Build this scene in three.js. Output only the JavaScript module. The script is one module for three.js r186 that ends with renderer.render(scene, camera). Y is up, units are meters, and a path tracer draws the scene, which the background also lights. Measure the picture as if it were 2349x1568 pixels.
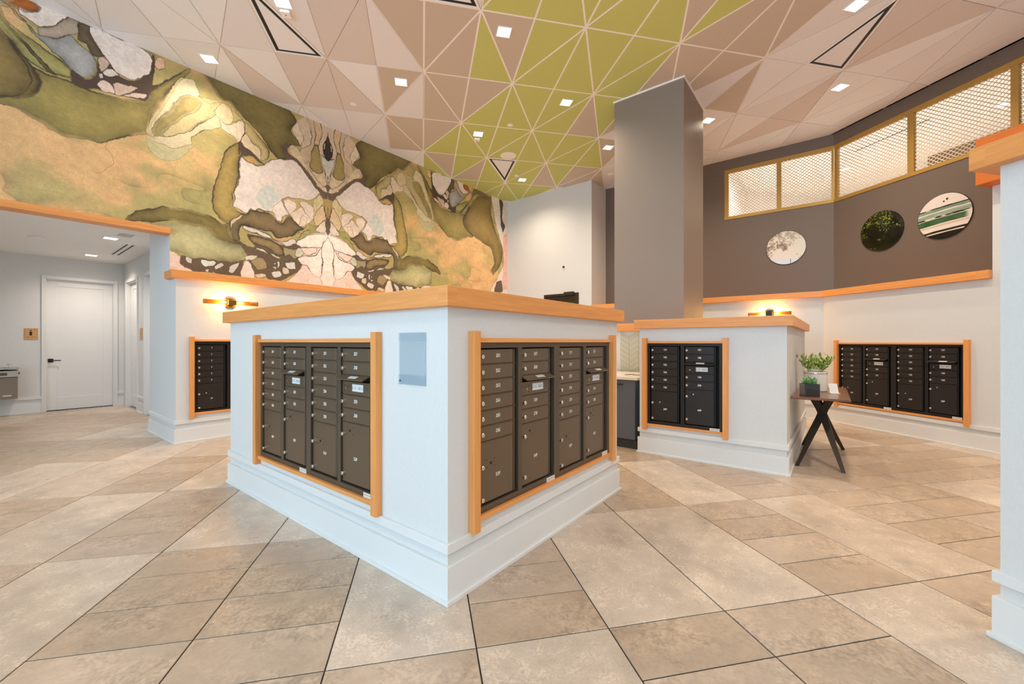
import * as THREE from 'three';
import { RoundedBoxGeometry } from 'three/addons/geometries/RoundedBoxGeometry.js';
import { mergeGeometries } from 'three/addons/utils/BufferGeometryUtils.js';
import { FontLoader } from 'three/addons/loaders/FontLoader.js';
import { RectAreaLightUniformsLib } from 'three/addons/lights/RectAreaLightUniformsLib.js';

// ---------------------------------------------------------------- camera, sky, exposure
const scene = new THREE.Scene();
const camera = new THREE.PerspectiveCamera(2 * Math.atan(784 / 957) * 180 / Math.PI, 2349 / 1568, 0.05, 100);
camera.position.set(0, 1.3, 0);
camera.rotation.y = 38 * Math.PI / 180;
const renderer = new THREE.WebGLRenderer({ antialias: true });
renderer.toneMapping = THREE.LinearToneMapping;
renderer.toneMappingExposure = 1.12;
renderer.shadowMap.enabled = true;
RectAreaLightUniformsLib.init();
scene.background = new THREE.Color(0.53, 0.78, 1.0);      // bright overcast daylight, seen only through the street windows
scene.backgroundIntensity = 4.5;
const LAMP = 14.5, LAMPCOL = new THREE.Color(1, 0.84, 0.66), GLOW = 9;

// ---------------------------------------------------------------- helpers
const PI = Math.PI, HC = 5.0;
let seed = 7;
const rnd = () => { seed = (seed + 0x6d2b79f5) | 0; let t = Math.imul(seed ^ (seed >>> 15), 1 | seed); t = (t + Math.imul(t ^ (t >>> 7), 61 | t)) ^ t; return ((t ^ (t >>> 14)) >>> 0) / 4294967296; };
const hash = (x, y, s = 0) => { let h = Math.imul(x | 0, 374761393) + Math.imul(y | 0, 668265263) + Math.imul(s | 0, 974634541); h = Math.imul(h ^ (h >>> 13), 1274126177); h ^= h >>> 16; return (h >>> 0) / 4294967296; };
const vn = (x, y, s = 0, p = 0) => {           // value noise, periodic in p cells when p > 0
  const ix = Math.floor(x), iy = Math.floor(y), fx = x - ix, fy = y - iy, u = fx * fx * (3 - 2 * fx), v = fy * fy * (3 - 2 * fy);
  const w = (k) => (p ? ((k % p) + p) % p : k), a = hash(w(ix), w(iy), s), b = hash(w(ix + 1), w(iy), s), c = hash(w(ix), w(iy + 1), s), d = hash(w(ix + 1), w(iy + 1), s);
  return a + (b - a) * u + (c - a) * v + (a - b - c + d) * u * v;
};
const fbm = (x, y, o, s = 0, p = 0) => { let t = 0, a = 0.5, n = 0; for (let i = 0; i < o; i++) { t += a * vn(x, y, s + i * 17, p); n += a; x *= 2; y *= 2; a *= 0.5; p *= 2; } return t / n; };
const lerp = (a, b, t) => a + (b - a) * t, clamp = (x, a = 0, b = 1) => Math.min(b, Math.max(a, x)), sstep = (a, b, x) => { const t = clamp((x - a) / (b - a)); return t * t * (3 - 2 * t); };
const rgb = (h) => { const n = parseInt(h.slice(1), 16); return [n >> 16, (n >> 8) & 255, n & 255]; };
function texture(w, h, f, srgb = true, repeat = true) {
  const d = new Uint8Array(w * h * 4);
  for (let y = 0; y < h; y++) for (let x = 0; x < w; x++) { const c = f(x / w, y / h), o = (y * w + x) * 4; d[o] = clamp(c[0], 0, 255); d[o + 1] = clamp(c[1], 0, 255); d[o + 2] = clamp(c[2], 0, 255); d[o + 3] = 255; }
  const t = new THREE.DataTexture(d, w, h); t.magFilter = THREE.LinearFilter; t.minFilter = THREE.LinearMipmapLinearFilter; t.generateMipmaps = true;
  if (srgb) t.colorSpace = THREE.SRGBColorSpace;
  if (repeat) t.wrapS = t.wrapT = THREE.RepeatWrapping;
  t.needsUpdate = true; return t;
}
const used = {};
const numbered = (n) => { const k = used[n] = (used[n] ?? -1) + 1; return k ? n + '_' + String(k).padStart(3, '0') : n; };
const V3 = (x, y, z) => new THREE.Vector3(x, y, z);
function mesh(name, geo, mat, parent) { const m = new THREE.Mesh(geo, mat); m.name = name; m.castShadow = m.receiveShadow = true; (parent ?? scene).add(m); return m; }
function thing(name, label, category, [x, y, z] = [0, 0, 0], turn = 0, group) {
  const o = new THREE.Group(); o.name = numbered(name); scene.add(o); o.position.set(x, y, z); o.rotation.y = turn;
  o.userData = { label, category }; if (group) o.userData.group = group; return o;
}
function struct(name, geo, mat) { const m = mesh(name, Array.isArray(geo) ? merge(geo) : geo, mat); m.userData.kind = 'structure'; return m; }
function structGroup(name, [x, y, z] = [0, 0, 0], turn = 0) { const o = new THREE.Group(); o.name = name; o.position.set(x, y, z); o.rotation.y = turn; o.userData.kind = 'structure'; scene.add(o); return o; }
const merge = (l) => mergeGeometries(l.map((g) => (g.index ? g.toNonIndexed() : g)), false);
// uv in metres: u runs along 'grain', v across it
function metric(g, grain = 'x') {
  const p = g.attributes.position, n = g.attributes.normal, uv = new Float32Array(p.count * 2), ax = { x: 0, y: 1, z: 2 }[grain];
  for (let i = 0; i < p.count; i++) {
    const P = [p.getX(i), p.getY(i), p.getZ(i)], N = [Math.abs(n.getX(i)), Math.abs(n.getY(i)), Math.abs(n.getZ(i))], k = N.indexOf(Math.max(...N));
    const two = [0, 1, 2].filter((q) => q !== k), u = two.includes(ax) ? ax : two[0] === 1 ? two[1] : two[0], v = two.find((q) => q !== u);
    uv[2 * i] = P[u] + 0.31 * P[k] ; uv[2 * i + 1] = P[v] + 0.17 * P[k];
  }
  g.setAttribute('uv', new THREE.BufferAttribute(uv, 2)); return g;
}
// a box from corner to corner, edges rounded by r
function box(x0, x1, y0, y1, z0, z1, r = 0, grain = 'x') {
  const w = x1 - x0, h = y1 - y0, d = z1 - z0, g = r ? new RoundedBoxGeometry(w, h, d, 2, r) : new THREE.BoxGeometry(w, h, d);
  g.translate((x0 + x1) / 2, (y0 + y1) / 2, (z0 + z1) / 2); return metric(g.index ? g.toNonIndexed() : g, grain);
}
const turned = (g, [x, y, z], a) => g.applyMatrix4(new THREE.Matrix4().makeRotationY(a).setPosition(x, y, z));
const cyl = (r0, r1, h, x, y, z, axis = 'y', n = 20) => { const g = new THREE.CylinderGeometry(r0, r1, h, n); if (axis === 'x') g.rotateZ(PI / 2); if (axis === 'z') g.rotateX(PI / 2); g.translate(x, y, z); return g.toNonIndexed(); };
// a wall slab of thickness t behind the plane z = 0 (x to the right, y up), with rectangular holes [x0, x1, y0, y1]
function slab(x0, x1, y0, y1, t, holes = []) {
  const s = new THREE.Shape([new THREE.Vector2(x0, y0), new THREE.Vector2(x1, y0), new THREE.Vector2(x1, y1), new THREE.Vector2(x0, y1)]);
  for (const [a, b, c, d] of holes) s.holes.push(new THREE.Path([new THREE.Vector2(a, c), new THREE.Vector2(a, d), new THREE.Vector2(b, d), new THREE.Vector2(b, c)]));
  const g = new THREE.ExtrudeGeometry(s, { depth: t, bevelEnabled: false, curveSegments: 1 }); g.translate(0, 0, -t);
  return metric(g.index ? g.toNonIndexed() : g);
}

// ---------------------------------------------------------------- materials
const std = (o) => new THREE.MeshStandardMaterial(o), phys = (o) => new THREE.MeshPhysicalMaterial(o), C = (h) => new THREE.Color(h);
const woodTex = texture(1024, 256, (u, v) => {
  const warp = fbm(u * 6, v * 4, 3, 5, 4) * 0.5, g = vn(u * 10, v * 64 + warp * 9, 3, 0), fine = vn(u * 40, v * 200, 9), bands = fbm(u * 3, v * 12 + warp * 4, 3, 21);
  const t = 0.50 * bands + 0.32 * g + 0.18 * fine, k = 0.91 + 0.16 * t; return [238 * k, 184 * k * (0.97 + 0.04 * t), 122 * k * (0.94 + 0.08 * t)];
});
woodTex.repeat.set(0.5, 2);
const linenTex = texture(256, 256, (u, v) => { const t = 0.972 + 0.028 * (0.6 * vn(u * 128, v * 24, 4, 0) + 0.4 * vn(u * 24, v * 128, 8, 0)); return [255 * t, 255 * t, 255 * t]; });
linenTex.repeat.set(2.2, 2.2);
const stoneTex = texture(1024, 1024, (u, v) => {
  const big = fbm(u * 5, v * 5, 4, 31, 5), mid = fbm(u * 22, v * 22, 3, 41, 22), sp = vn(u * 170, v * 170, 51, 170), sp2 = vn(u * 300, v * 300, 61, 300);
  const k = 0.84 + 0.22 * big + 0.12 * (mid - 0.5) + 0.16 * (sp - 0.5) * sstep(0.35, 0.7, mid) + 0.07 * (sp2 - 0.5); return [255 * Math.min(1, k * 0.97), 255 * Math.min(1, k * 0.96), 255 * Math.min(1, k * 0.945)];
});
const stoneRough = texture(512, 512, (u, v) => { const t = 110 + 90 * fbm(u * 14, v * 14, 4, 71, 14); return [t, t, t]; }, false);
const mottleTex = texture(1024, 1024, (u, v) => {
  const big = fbm(u * 4, v * 4, 3, 231, 4), mid = fbm(u * 34, v * 34, 3, 241, 34), sp = fbm(u * 120, v * 120, 2, 251, 120), zone = sstep(0.35, 0.65, fbm(u * 7, v * 7, 3, 261, 7));
  const k = 0.86 + 0.13 * big + 0.13 * (mid - 0.5) * (0.5 + zone) + 0.20 * (sp - 0.5) * (0.35 + 0.8 * zone); return [255 * Math.min(1, k), 255 * Math.min(1, k * 0.985), 255 * Math.min(1, k * 0.965)];
});
mottleTex.repeat.set(0.7, 0.7); stoneTex.repeat.set(0.7, 0.7); stoneRough.repeat.set(0.9, 0.9);
const wood = std({ map: woodTex, color: C('#fbdcba'), roughness: 0.42 }), woodShaded = std({ map: woodTex, color: C('#e8a468'), roughness: 0.45 });  // second wood: same timber, its weaker light put into the colour
const paint = std({ map: linenTex, color: C('#dedcd8'), roughness: 0.6 }), paintTrim = std({ color: C('#e2e0dc'), roughness: 0.42 }), taupeLit = std({ map: linenTex, color: C('#8d7f72'), roughness: 0.5 }), taupe = std({ map: linenTex, color: C('#726356'), roughness: 0.5 });  // the column has the wall taupe, lightened to carry its stronger light
const white = std({ color: C('#f8f5f1'), roughness: 0.7 }), grout = std({ color: C('#3a2f26'), roughness: 0.95 });
const bronze = std({ color: C('#72624f'), roughness: 0.36, metalness: 0.5 }), bronzeFrame = std({ color: C('#67594a'), roughness: 0.42, metalness: 0.55 }), pit = std({ color: C('#14110f'), roughness: 0.9 });
const shadedBronzeDoor = std({ color: C('#332f2d'), roughness: 0.34, metalness: 0.45 }), shadedBronzeFrame = std({ color: C('#2b2827'), roughness: 0.38, metalness: 0.45 });  // same bronze again, darkened to put weaker light and reflection into the colour
const chrome = std({ color: C('#d8d2c8'), roughness: 0.22, metalness: 0.9 }), brassy = std({ color: C('#c9b071'), roughness: 0.3, metalness: 0.9 }), ink = std({ color: C('#f0ece4'), roughness: 0.6 }), black = std({ color: C('#0d0d0e'), roughness: 0.45 });
const gold = std({ color: C('#b9924a'), roughness: 0.4, metalness: 0.35 }), meshMat = std({ color: C('#e3c9a4'), roughness: 0.5, metalness: 0.2 });
const glow = std({ color: C('#ffffff'), emissive: new THREE.Color(1, 0.93, 0.82), emissiveIntensity: GLOW, roughness: 0.5 });
const font = await new FontLoader().loadAsync('fonts/droid/droid_sans_bold.typeface.json');
const glyphs = {};
function textGeo(text, h, squeeze = 0.85) {           // flat lettering, centred, facing +z
  const key = text + h; if (glyphs[key]) return glyphs[key];
  const g = new THREE.ShapeGeometry(font.generateShapes(text, h), 3); g.computeBoundingBox(); const b = g.boundingBox;
  g.translate(-(b.min.x + b.max.x) / 2, -(b.min.y + b.max.y) / 2, 0); g.scale(squeeze, 1, 1); return (glyphs[key] = g);
}
function printed(w, h, draw) { const c = document.createElement('canvas'); c.width = w; c.height = h; const x = c.getContext('2d'); draw(x, w, h); const t = new THREE.CanvasTexture(c); t.colorSpace = THREE.SRGBColorSpace; return t; }

// ---------------------------------------------------------------- floor: slab and single tiles
const SEG = 39.5 * PI / 180, DIR = V3(Math.cos(SEG), 0, Math.sin(SEG)), NOR = V3(-Math.sin(SEG), 0, Math.cos(SEG));
const TILE = 0.603, TH = 40.2 * PI / 180, E1 = V3(Math.sin(TH), 0, -Math.cos(TH)), E2 = V3(Math.cos(TH), 0, Math.sin(TH)), TO = V3(-0.044, 0, -2.687);
const floor = structGroup('floor');
mesh('floor_slab', box(-12.2, 6.6, -0.2, -0.004, -10.6, 6.6), grout, floor);
function tileGeo(w, d, k) {                             // chamfered tile, its top at y = 0
  const g = 0.0032, c = 0.0016, t = 0.0045, W = w / 2 - g, D = d / 2 - g, P = [], U = [], ou = hash(k, 3, 5) * 9, ov = hash(k, 7, 2) * 9;
  const ring = (i, y) => [[-W + i, y, -D + i], [W - i, y, -D + i], [W - i, y, D - i], [-W + i, y, D - i]], a = ring(0, -t), b = ring(0, -c), q = ring(c, 0);
  const quad = (A, B, Cc, Dd) => { for (const v of [A, Cc, B, A, Dd, Cc]) { P.push(...v); U.push(v[0] + ou, v[2] + ov); } };
  for (let i = 0; i < 4; i++) { const j = (i + 1) % 4; quad(b[i], b[j], q[j], q[i]); quad(a[i], a[j], b[j], b[i]); }
  quad(q[0], q[1], q[2], q[3]);
  const m = new THREE.BufferGeometry(); m.setAttribute('position', new THREE.Float32BufferAttribute(P, 3)); m.setAttribute('uv', new THREE.Float32BufferAttribute(U, 2)); m.computeVertexNormals(); return m;
}
const bigTiles = [0, 1, 2, 3, 4, 5].map((k) => tileGeo(2 * TILE, TILE, k)), smallTiles = [6, 7, 8, 9, 10, 11, 12, 13].map((k) => tileGeo(TILE / 2, TILE, k));
const tileMat = (h) => std({ map: stoneTex, roughnessMap: stoneRough, color: C(h), roughness: 0.55, bumpMap: stoneTex, bumpScale: 0.0005 });
const mottled = (h) => std({ map: mottleTex, roughnessMap: stoneRough, color: C(h), roughness: 0.6, bumpMap: mottleTex, bumpScale: 0.0012 });
const lightTones = ['#dfcdba', '#dac7b3', '#e1d0be'].map(tileMat), darkTones = ['#cab49d', '#cfbaa5', '#c5af98', '#cdb8a3'].map(mottled);
// which strips of a band hold one long tile (L) and which four short ones (S); keys are "band", strips counted from -18
const known = { '-1': { '-8': 'S', '-7': 'L', '-6': 'S', '-5': 'S', '-4': 'L', '-3': 'S', '-2': 'L', '-1': 'L', 0: 'S', 1: 'L', 2: 'S', 3: 'S', 4: 'L' }, 0: { '-6': 'L', '-5': 'L', '-4': 'S', '-3': 'L', '-2': 'S', '-1': 'S', 0: 'L', 1: 'L' },
  '-2': { '-9': 'S', '-8': 'L', '-7': 'S', '-6': 'L', '-5': 'L', '-1': 'S', 0: 'L', 1: 'S', 2: 'L', 3: 'S' }, '-3': { '-11': 'S', '-10': 'L', '-9': 'L', '-8': 'S', '-7': 'L' } };
const camF = V3(-Math.sin(38 * PI / 180), 0, -Math.cos(38 * PI / 180)), camR = V3(Math.cos(38 * PI / 180), 0, -Math.sin(38 * PI / 180));
const seen = (p) => { const q = V3(p.x, p.y - 1.3, p.z), d = q.dot(camF); return d < 0.3 ? null : [1174.5 + 957 * q.dot(camR) / d, 784 - 957 * q.y / d, d]; };
const hidden = (x, z, m = 0.7) => (x > -4.4 + m && x < -1.6 - m && z > -3.4 + m && z < -1.5 - m) || (x > -1.8 + m && x < -0.45 - m && z > -7.5 + m && z < -4.9 - m) || (x > -3.4 + m && x < -1.85 - m && z > -7.5 + m && z < -5 - m) || (x < -6.7 - m && z < -1.95 - m) || z < -8.75 - m || x < -11.7 - m || x > 6.4 || z > 6.4;
const spots = [];
for (let band = -8; band <= 6; band++) for (let n = -22; n <= 12; n++) {
  const kind = known[band]?.[n] ?? (hash(n, band, 5) < 0.5 ? 'L' : 'S');
  for (let i = 0; i < (kind === 'L' ? 1 : 4); i++) {
    const t = band * 2 + (kind === 'L' ? 1 : 0.25 + i * 0.5), p = TO.clone().addScaledVector(E1, (n + 0.5) * TILE).addScaledVector(E2, t * TILE);
    if (hidden(p.x, p.z)) continue;
    if ((p.clone().sub(V3(-0.19, 0, -8.66)).dot(NOR) < -0.75) && p.x > -0.8) continue;
    const v = seen(p), inFrame = v && v[0] > -150 && v[0] < 2500 && v[1] < 1800, size = inFrame ? (kind === 'L' ? 2 : 1) / (v[2] ** 3) : 0;
    spots.push({ p, kind, n, band, i, size });
  }
}
spots.sort((a, b) => b.size - a.size);
const rest = [];
spots.forEach((s, at) => {
  const k = Math.floor(hash(s.n * 5 + s.i, s.band, 9) * 8), geo = s.kind === 'L' ? bigTiles[k % 6] : smallTiles[k];
  if (s.size && at < 295) { const m = mesh(at ? 'tile_' + String(at).padStart(3, '0') : 'tile', geo, s.kind === 'L' ? lightTones[k % 3] : darkTones[(k + s.n * s.n) % 4], floor); m.position.set(s.p.x, 0, s.p.z); m.rotation.y = -TH; }
  else rest.push(turned(geo.clone(), [s.p.x, 0, s.p.z], -TH));
});
mesh('tile_field', merge(rest), darkTones[3], floor).userData.kind = 'stuff';

// ---------------------------------------------------------------- ceiling: slab and single triangular panels
const ceiling = structGroup('ceiling');
mesh('ceiling_slab', poly([[-7.06, -9.46], [-0.08, -9.46], [6.38, -4.13], [6.6, -4.1], [6.6, 6.6], [-7.06, 6.6]], HC + 0.012, HC + 0.4), white, ceiling);
const CO = [-3.134, -3.452], CA = [0.796, -0.953], CP = [-0.941, -0.786];
const node = (c, j) => [CO[0] + CA[0] * c / 2 + CP[0] * j, CO[1] + CA[1] * c / 2 + CP[1] * j];
function corners(c, j, k) { const even = (c - j) % 2 === 0, n0 = even ? c : c + 1, n1 = even ? c + 1 : c; return k === 'A' ? [node(c, j), node(c + 1, j), node(n1, j + 1)] : [node(c, j + 1), node(c + 1, j + 1), node(n0, j)]; }
function inset(t, d) {                                  // the triangle with every edge moved in by d
  const area = (t[1][0] - t[0][0]) * (t[2][1] - t[0][1]) - (t[1][1] - t[0][1]) * (t[2][0] - t[0][0]), s = area > 0 ? t : [t[0], t[2], t[1]];
  const L = s.map((p, i) => { const q = s[(i + 1) % 3], l = Math.hypot(q[0] - p[0], q[1] - p[1]), n = [-(q[1] - p[1]) / l, (q[0] - p[0]) / l]; return [n[0], n[1], n[0] * p[0] + n[1] * p[1] + d]; });
  return L.map((a, i) => { const b = L[(i + 2) % 3], D = a[0] * b[1] - a[1] * b[0]; return [(a[2] * b[1] - a[1] * b[2]) / D, (a[0] * b[2] - a[2] * b[0]) / D]; });
}
function prism(t, y0, y1) {
  const P = [], tri = (a, b, c) => P.push(...a, ...b, ...c), lo = t.map((p) => [p[0], y0, p[1]]), hi = t.map((p) => [p[0], y1, p[1]]);
  tri(lo[0], lo[1], lo[2]); tri(hi[0], hi[2], hi[1]);
  for (let i = 0; i < 3; i++) { const j = (i + 1) % 3; tri(lo[i], hi[i], hi[j]); tri(lo[i], hi[j], lo[j]); }
  const g = new THREE.BufferGeometry(); g.setAttribute('position', new THREE.Float32BufferAttribute(P, 3)); g.computeVertexNormals();
  g.setAttribute('uv', new THREE.Float32BufferAttribute(Array.from({ length: P.length / 3 }, (_, i) => [P[3 * i], P[3 * i + 2]]).flat(), 2)); return g;
}
const set = (s) => new Set(s.split(' '));
const TAUPE = set('3,-1A 4,-1B 5,-1A 5,-1B -2,0A -1,0A -1,0B 0,0A 4,0A 4,0B 5,0A 6,0B -2,1A -1,1A -1,1B 0,1A 3,1B 4,1A -2,2A -2,2B -1,2A 4,2A -2,3B -1,3A 0,3B 3,3B 4,3A 4,3B 5,3B'), GREEN = set('0,-1A 0,-1B 1,-1A 1,-1B 2,-1A 2,-1B 3,-1B 4,-1A 0,0B 1,0A 1,0B 2,0A 2,0B 3,0A 3,0B 0,1B 1,1A 1,1B 2,1A 2,1B 3,1A -1,2B 0,2A 0,2B 1,2A 1,2B 2,2A 2,2B 3,2A 3,2B 4,2B -1,3B 0,3A 1,3B 2,3A 2,3B 3,3A 0,4A 0,4B 1,4A 1,4B 2,4A 2,4B 3,4A'), GREIGE = set('7,-1A 8,-1A -3,0A -3,0B 8,0B -5,1B -4,1A -4,1B -3,1B 8,1A');
const panelMats = { T: std({ map: linenTex, color: C('#d0c4b2'), roughness: 0.75 }), G: std({ map: linenTex, color: C('#ccd27c'), roughness: 0.75 }), E: std({ map: linenTex, color: C('#e2dad3'), roughness: 0.75 }), W: std({ map: linenTex, color: C('#f4f6f8'), roughness: 0.75 }) };
const rings = [], diffusers = { '-4,0B': 0, '1,3A': 1, '7,-1B': 2, '-1,-1B': 3 }, far = [];
const whiteTints = [panelMats.W, std({ map: linenTex, color: C('#eeeeef'), roughness: 0.75 })];
let panels = 0;
const roomHas = (x, z) => x > -6.95 && x < 6.2 && z < 6.2 && z > -9.6 && !(x > -1 && V3(x, 0, z).sub(V3(-0.058, 0, -9.4)).dot(NOR) < -0.15) && !(x < -4.6 && z < -8.85);
const clipTo = (t) => { let p = t; for (const [nx, nz, d] of [[1, 0, 6.908], [0, 1, 9.40], [-1, 0, 6.1], [0, -1, 6.1]]) { const q = []; for (let i = 0; i < p.length; i++) { const a = p[i], b = p[(i + 1) % p.length], fa = nx * a[0] + nz * a[1] + d, fb = nx * b[0] + nz * b[1] + d; if (fa >= 0) q.push(a); if (fa * fb < 0) { const s = fa / (fa - fb); q.push([a[0] + s * (b[0] - a[0]), a[1] + s * (b[1] - a[1])]); } } p = q; } return p; };
for (let j = -11; j < 10; j++) for (let c = -16; c < 22; c++) for (const k of 'AB') {
  const t = corners(c, j, k), key = c + ',' + j + k, cx = (t[0][0] + t[1][0] + t[2][0]) / 3, cz = (t[0][1] + t[1][1] + t[2][1]) / 3;
  if (!t.some((p) => roomHas(p[0], p[1])) || diffusers[key] !== undefined) continue;
  const kind = TAUPE.has(key) ? 'T' : GREEN.has(key) ? 'G' : GREIGE.has(key) ? 'E' : 'W', clip = clipTo(inset(t, kind === 'W' || kind === 'E' ? 0.0045 : 0.0105)); if (clip.length < 3) continue;
  const g = clip.length === 3 ? prism(clip, HC, HC + 0.012) : merge(clip.slice(2).map((p, i) => prism([clip[0], clip[i + 1], p], HC, HC + 0.012)));
  if (kind === 'T' || kind === 'G') { const a = inset(t, 0), b = inset(t, 0.0105); for (let i = 0; i < 3; i++) { const n = (i + 1) % 3; rings.push(prism([a[i], a[n], b[n]], HC - 0.001, HC + 0.012), prism([a[i], b[n], b[i]], HC - 0.001, HC + 0.012)); } }
  const v = t.map((p) => seen(V3(p[0], HC, p[1]))), shown = v.some((q) => q && q[0] > 0 && q[0] < 2349 && q[1] > 0) && roomHas(cx, cz);
  if (shown && panels < 296) { mesh(panels ? 'ceiling_panel_' + String(panels).padStart(3, '0') : 'ceiling_panel', g, kind === 'W' ? whiteTints[hash(c, j, k === 'A' ? 1 : 2) < 0.6 ? 0 : 1] : panelMats[kind], ceiling); panels++; }
  else far.push(g);
}
mesh('joint_trim', merge(rings), white, ceiling);
mesh('ceiling_panel_field', merge(far), panelMats.W, ceiling).userData.kind = 'stuff';
// air diffusers: a white triangle hung in a black slot
const slotLabels = ['large white triangular air diffuser with black slots near the mural', 'small white triangular air diffuser with black slots among green ceiling panels', 'long white triangular air diffuser with black slots over the mesh windows', 'white triangular air diffuser cut off by the top edge of the photo'];
for (const key in diffusers) {
  const m = /(-?\d+),(-?\d+)([AB])/.exec(key), t = corners(+m[1], +m[2], m[3]), cx = (t[0][0] + t[1][0] + t[2][0]) / 3, cz = (t[0][1] + t[1][1] + t[2][1]) / 3, rel = (q) => q.map((p) => [p[0] - cx, p[1] - cz]);
  const o = thing('triangular_air_diffuser', slotLabels[diffusers[key]], 'air diffuser', [cx, HC, cz]);
  const a = rel(inset(t, 0.004)), b = rel(inset(t, 0.030)), c = rel(inset(t, 0.072)), ring = [];
  for (let i = 0; i < 3; i++) { const n = (i + 1) % 3; ring.push(prism([a[i], a[n], b[n]], -0.004, 0.012), prism([a[i], b[n], b[i]], -0.004, 0.012)); }
  mesh('frame', merge(ring), white, o); mesh('slot', prism(b, 0.004, 0.012), black, o); mesh('core_panel', prism(c, -0.003, 0.004), panelMats.W, o);
}

// ---------------------------------------------------------------- walls
// left: wallpapered upper wall with the opening to the restroom corridor
const MX = -6.91;
struct('wall_left', [box(-7.05, MX, 2.72, HC + 0.1, -1.55, 6.4), box(-7.05, MX, 0, HC + 0.1, -9.9, -1.551), box(-7.05, MX, 0, 2.72, 3.2, 6.4)], paint);
struct('wall_left_low', [turned(slab(1.55, 8.63, 0, 2.115, 0.24, [[1.737, 3.38, 0.363, 1.307]]), [-6.645, 0, 0], PI / 2), box(-7.05, -6.885, 0, 2.115, -8.63, -1.55), box(-7.95, -7.05, 0, 2.9, -1.78, -1.55)], paint);
struct('trim_1', [box(-6.908, -6.58, 2.115, 2.215, -8.62, -1.49, 0.004, 'z')], wood);
struct('trim_2', [box(-7.06, -6.86, 2.712, 2.79, -1.55, 3.2, 0.004, 'z')], wood);
function base(name, runs, mat = paintTrim) {            // shoe moulding, plinth board and upper moulding along runs [x, z, turn, length]
  const l = [];
  for (const [x, z, a, len, e0 = 0, e1 = 0] of runs) { const f = (y0, y1, d) => turned(box(-e0 * d, len + e1 * d, y0, y1, 0, d, 0.002), [x, 0, z], a); l.push(f(0, 0.02, 0.031), f(0.012, 0.183, 0.019), f(0.247, 0.295, 0.019)); }
  return name ? struct(name, l, mat) : merge(l);
}
base('baseboard_left', [[-6.645, -1.55, PI / 2, 7.08, 0, 0], [-7.95, -1.55, 0, 1.305, 0, 1]]);
// back: white bulkhead with a glass door, then the seg wall
struct('wall_back', [turned(slab(-6.91, -4.56, 0, HC + 0.05, 0.12, [[-5.74, -4.77, 0, 2.46]]), [0, 0, -8.64], 0), box(-4.56, -4.44, 0, HC + 0.05, -9.5, -8.64)], paint);
struct('wall_back_low', [box(-4.44, -0.19, 0, 2.045, -8.9, -8.66)], paint);
struct('trim_3', [box(-4.44, -0.172, 2.045, 2.145, -9.38, -8.6, 0.003)], wood);
base('baseboard_back', [[-4.44, -8.66, 0, 4.26]]);
const UZ = -9.38, UC = [-0.058, UZ];
struct('wall_back_upper', [box(-4.44, -1.828, 2.0, HC + 0.05, UZ - 0.14, UZ), box(-1.828, -0.05, 2.0, 3.78, UZ - 0.14, UZ), box(-1.828, -0.05, 4.80, HC + 0.05, UZ - 0.14, UZ)], taupe);
// right: the turned wall with the mailboxes, its dark upper part set back behind a ledge
const LC = [-0.19, 0, -8.66], place = (s, off = 0, o = LC) => [o[0] + DIR.x * s + NOR.x * off, 0, o[2] + DIR.z * s + NOR.z * off];
struct('wall_right_low', turned(slab(0, 8.3, 0, 2.047, 0.24, [[0.262, 1.852, 0.334, 1.270]]), LC, -SEG), paint);
struct('trim_4', turned(box(-0.02, 2.095, 2.047, 2.147, -0.75, 0.06, 0.003), LC, -SEG), wood);
base('baseboard_right', [[LC[0], LC[2], -SEG, 8.3]]);
struct('wall_right_upper', [turned(box(0, 3.4, 2.0, 3.78, -0.14, 0), [UC[0], 0, UC[1]], -SEG), turned(box(0, 8.4, 4.80, HC + 0.05, -0.14, 0), [UC[0], 0, UC[1]], -SEG), turned(box(3.4, 8.4, 2.0, HC + 0.05, -0.14, 0), [UC[0], 0, UC[1]], -SEG)], taupe);
struct('wall_pier', turned(box(2.097, 3.6, 2.047, 3.125, -0.66, 0.0), LC, -SEG), paint);
struct('trim_5', turned(box(2.06, 3.7, 3.125, 3.66, -0.62, 0.21, 0.006), LC, -SEG), woodShaded);
// near right: free-standing wall end with a wooden cap
const PC = [0.561, 0, -2.759];
struct('wall_near_right', turned(box(0, 4.2, 0, 2.07, -0.26, 0), PC, -SEG), paint);
struct('trim_6', turned(box(-0.075, 4.2, 2.07, 2.168, -0.32, 0.06, 0.004), PC, -SEG), wood);
{ const l = []; for (const [y0, y1, d] of [[0, 0.02, 0.031], [0.012, 0.183, 0.019], [0.247, 0.295, 0.019]]) l.push(turned(box(-d, 4.2, y0, y1, -0.26 - d, d, 0.002), PC, -SEG)); struct('baseboard_near_right', l, paintTrim); }
// the sides of the room that the photograph does not show: plain walls, street windows behind the camera
struct('wall_side', box(6.1, 6.3, 0, HC + 0.05, -6.5, 6.4), paint);
struct('wall_front', turned(slab(-6.2, 7.1, 0, HC + 0.05, 0.2, [[-6.0, -1.95, 0.1, 4.6], [-1.65, 2.35, 0.1, 4.6], [2.65, 6.7, 0.1, 4.6]]), [0, 0, 6.1], PI), paint);
{ const g = structGroup('window_3', [0, 0, 6.2]); const bars = []; for (let i = 0; i < 3; i++) { const x = [-6.7, -2.35, 1.95][i], w = [4.05, 4, 4.05][i]; for (let k = 0; k <= 3; k++) bars.push(box(x + w * k / 3 - 0.03, x + w * k / 3 + 0.03, 0.1, 4.6, -0.04, 0.04)); for (const y of [0.1, 2.6, 4.54]) bars.push(box(x, x + w, y, y + 0.06, -0.04, 0.04)); } mesh('window_frame', merge(bars), bronzeFrame, g); }
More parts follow.
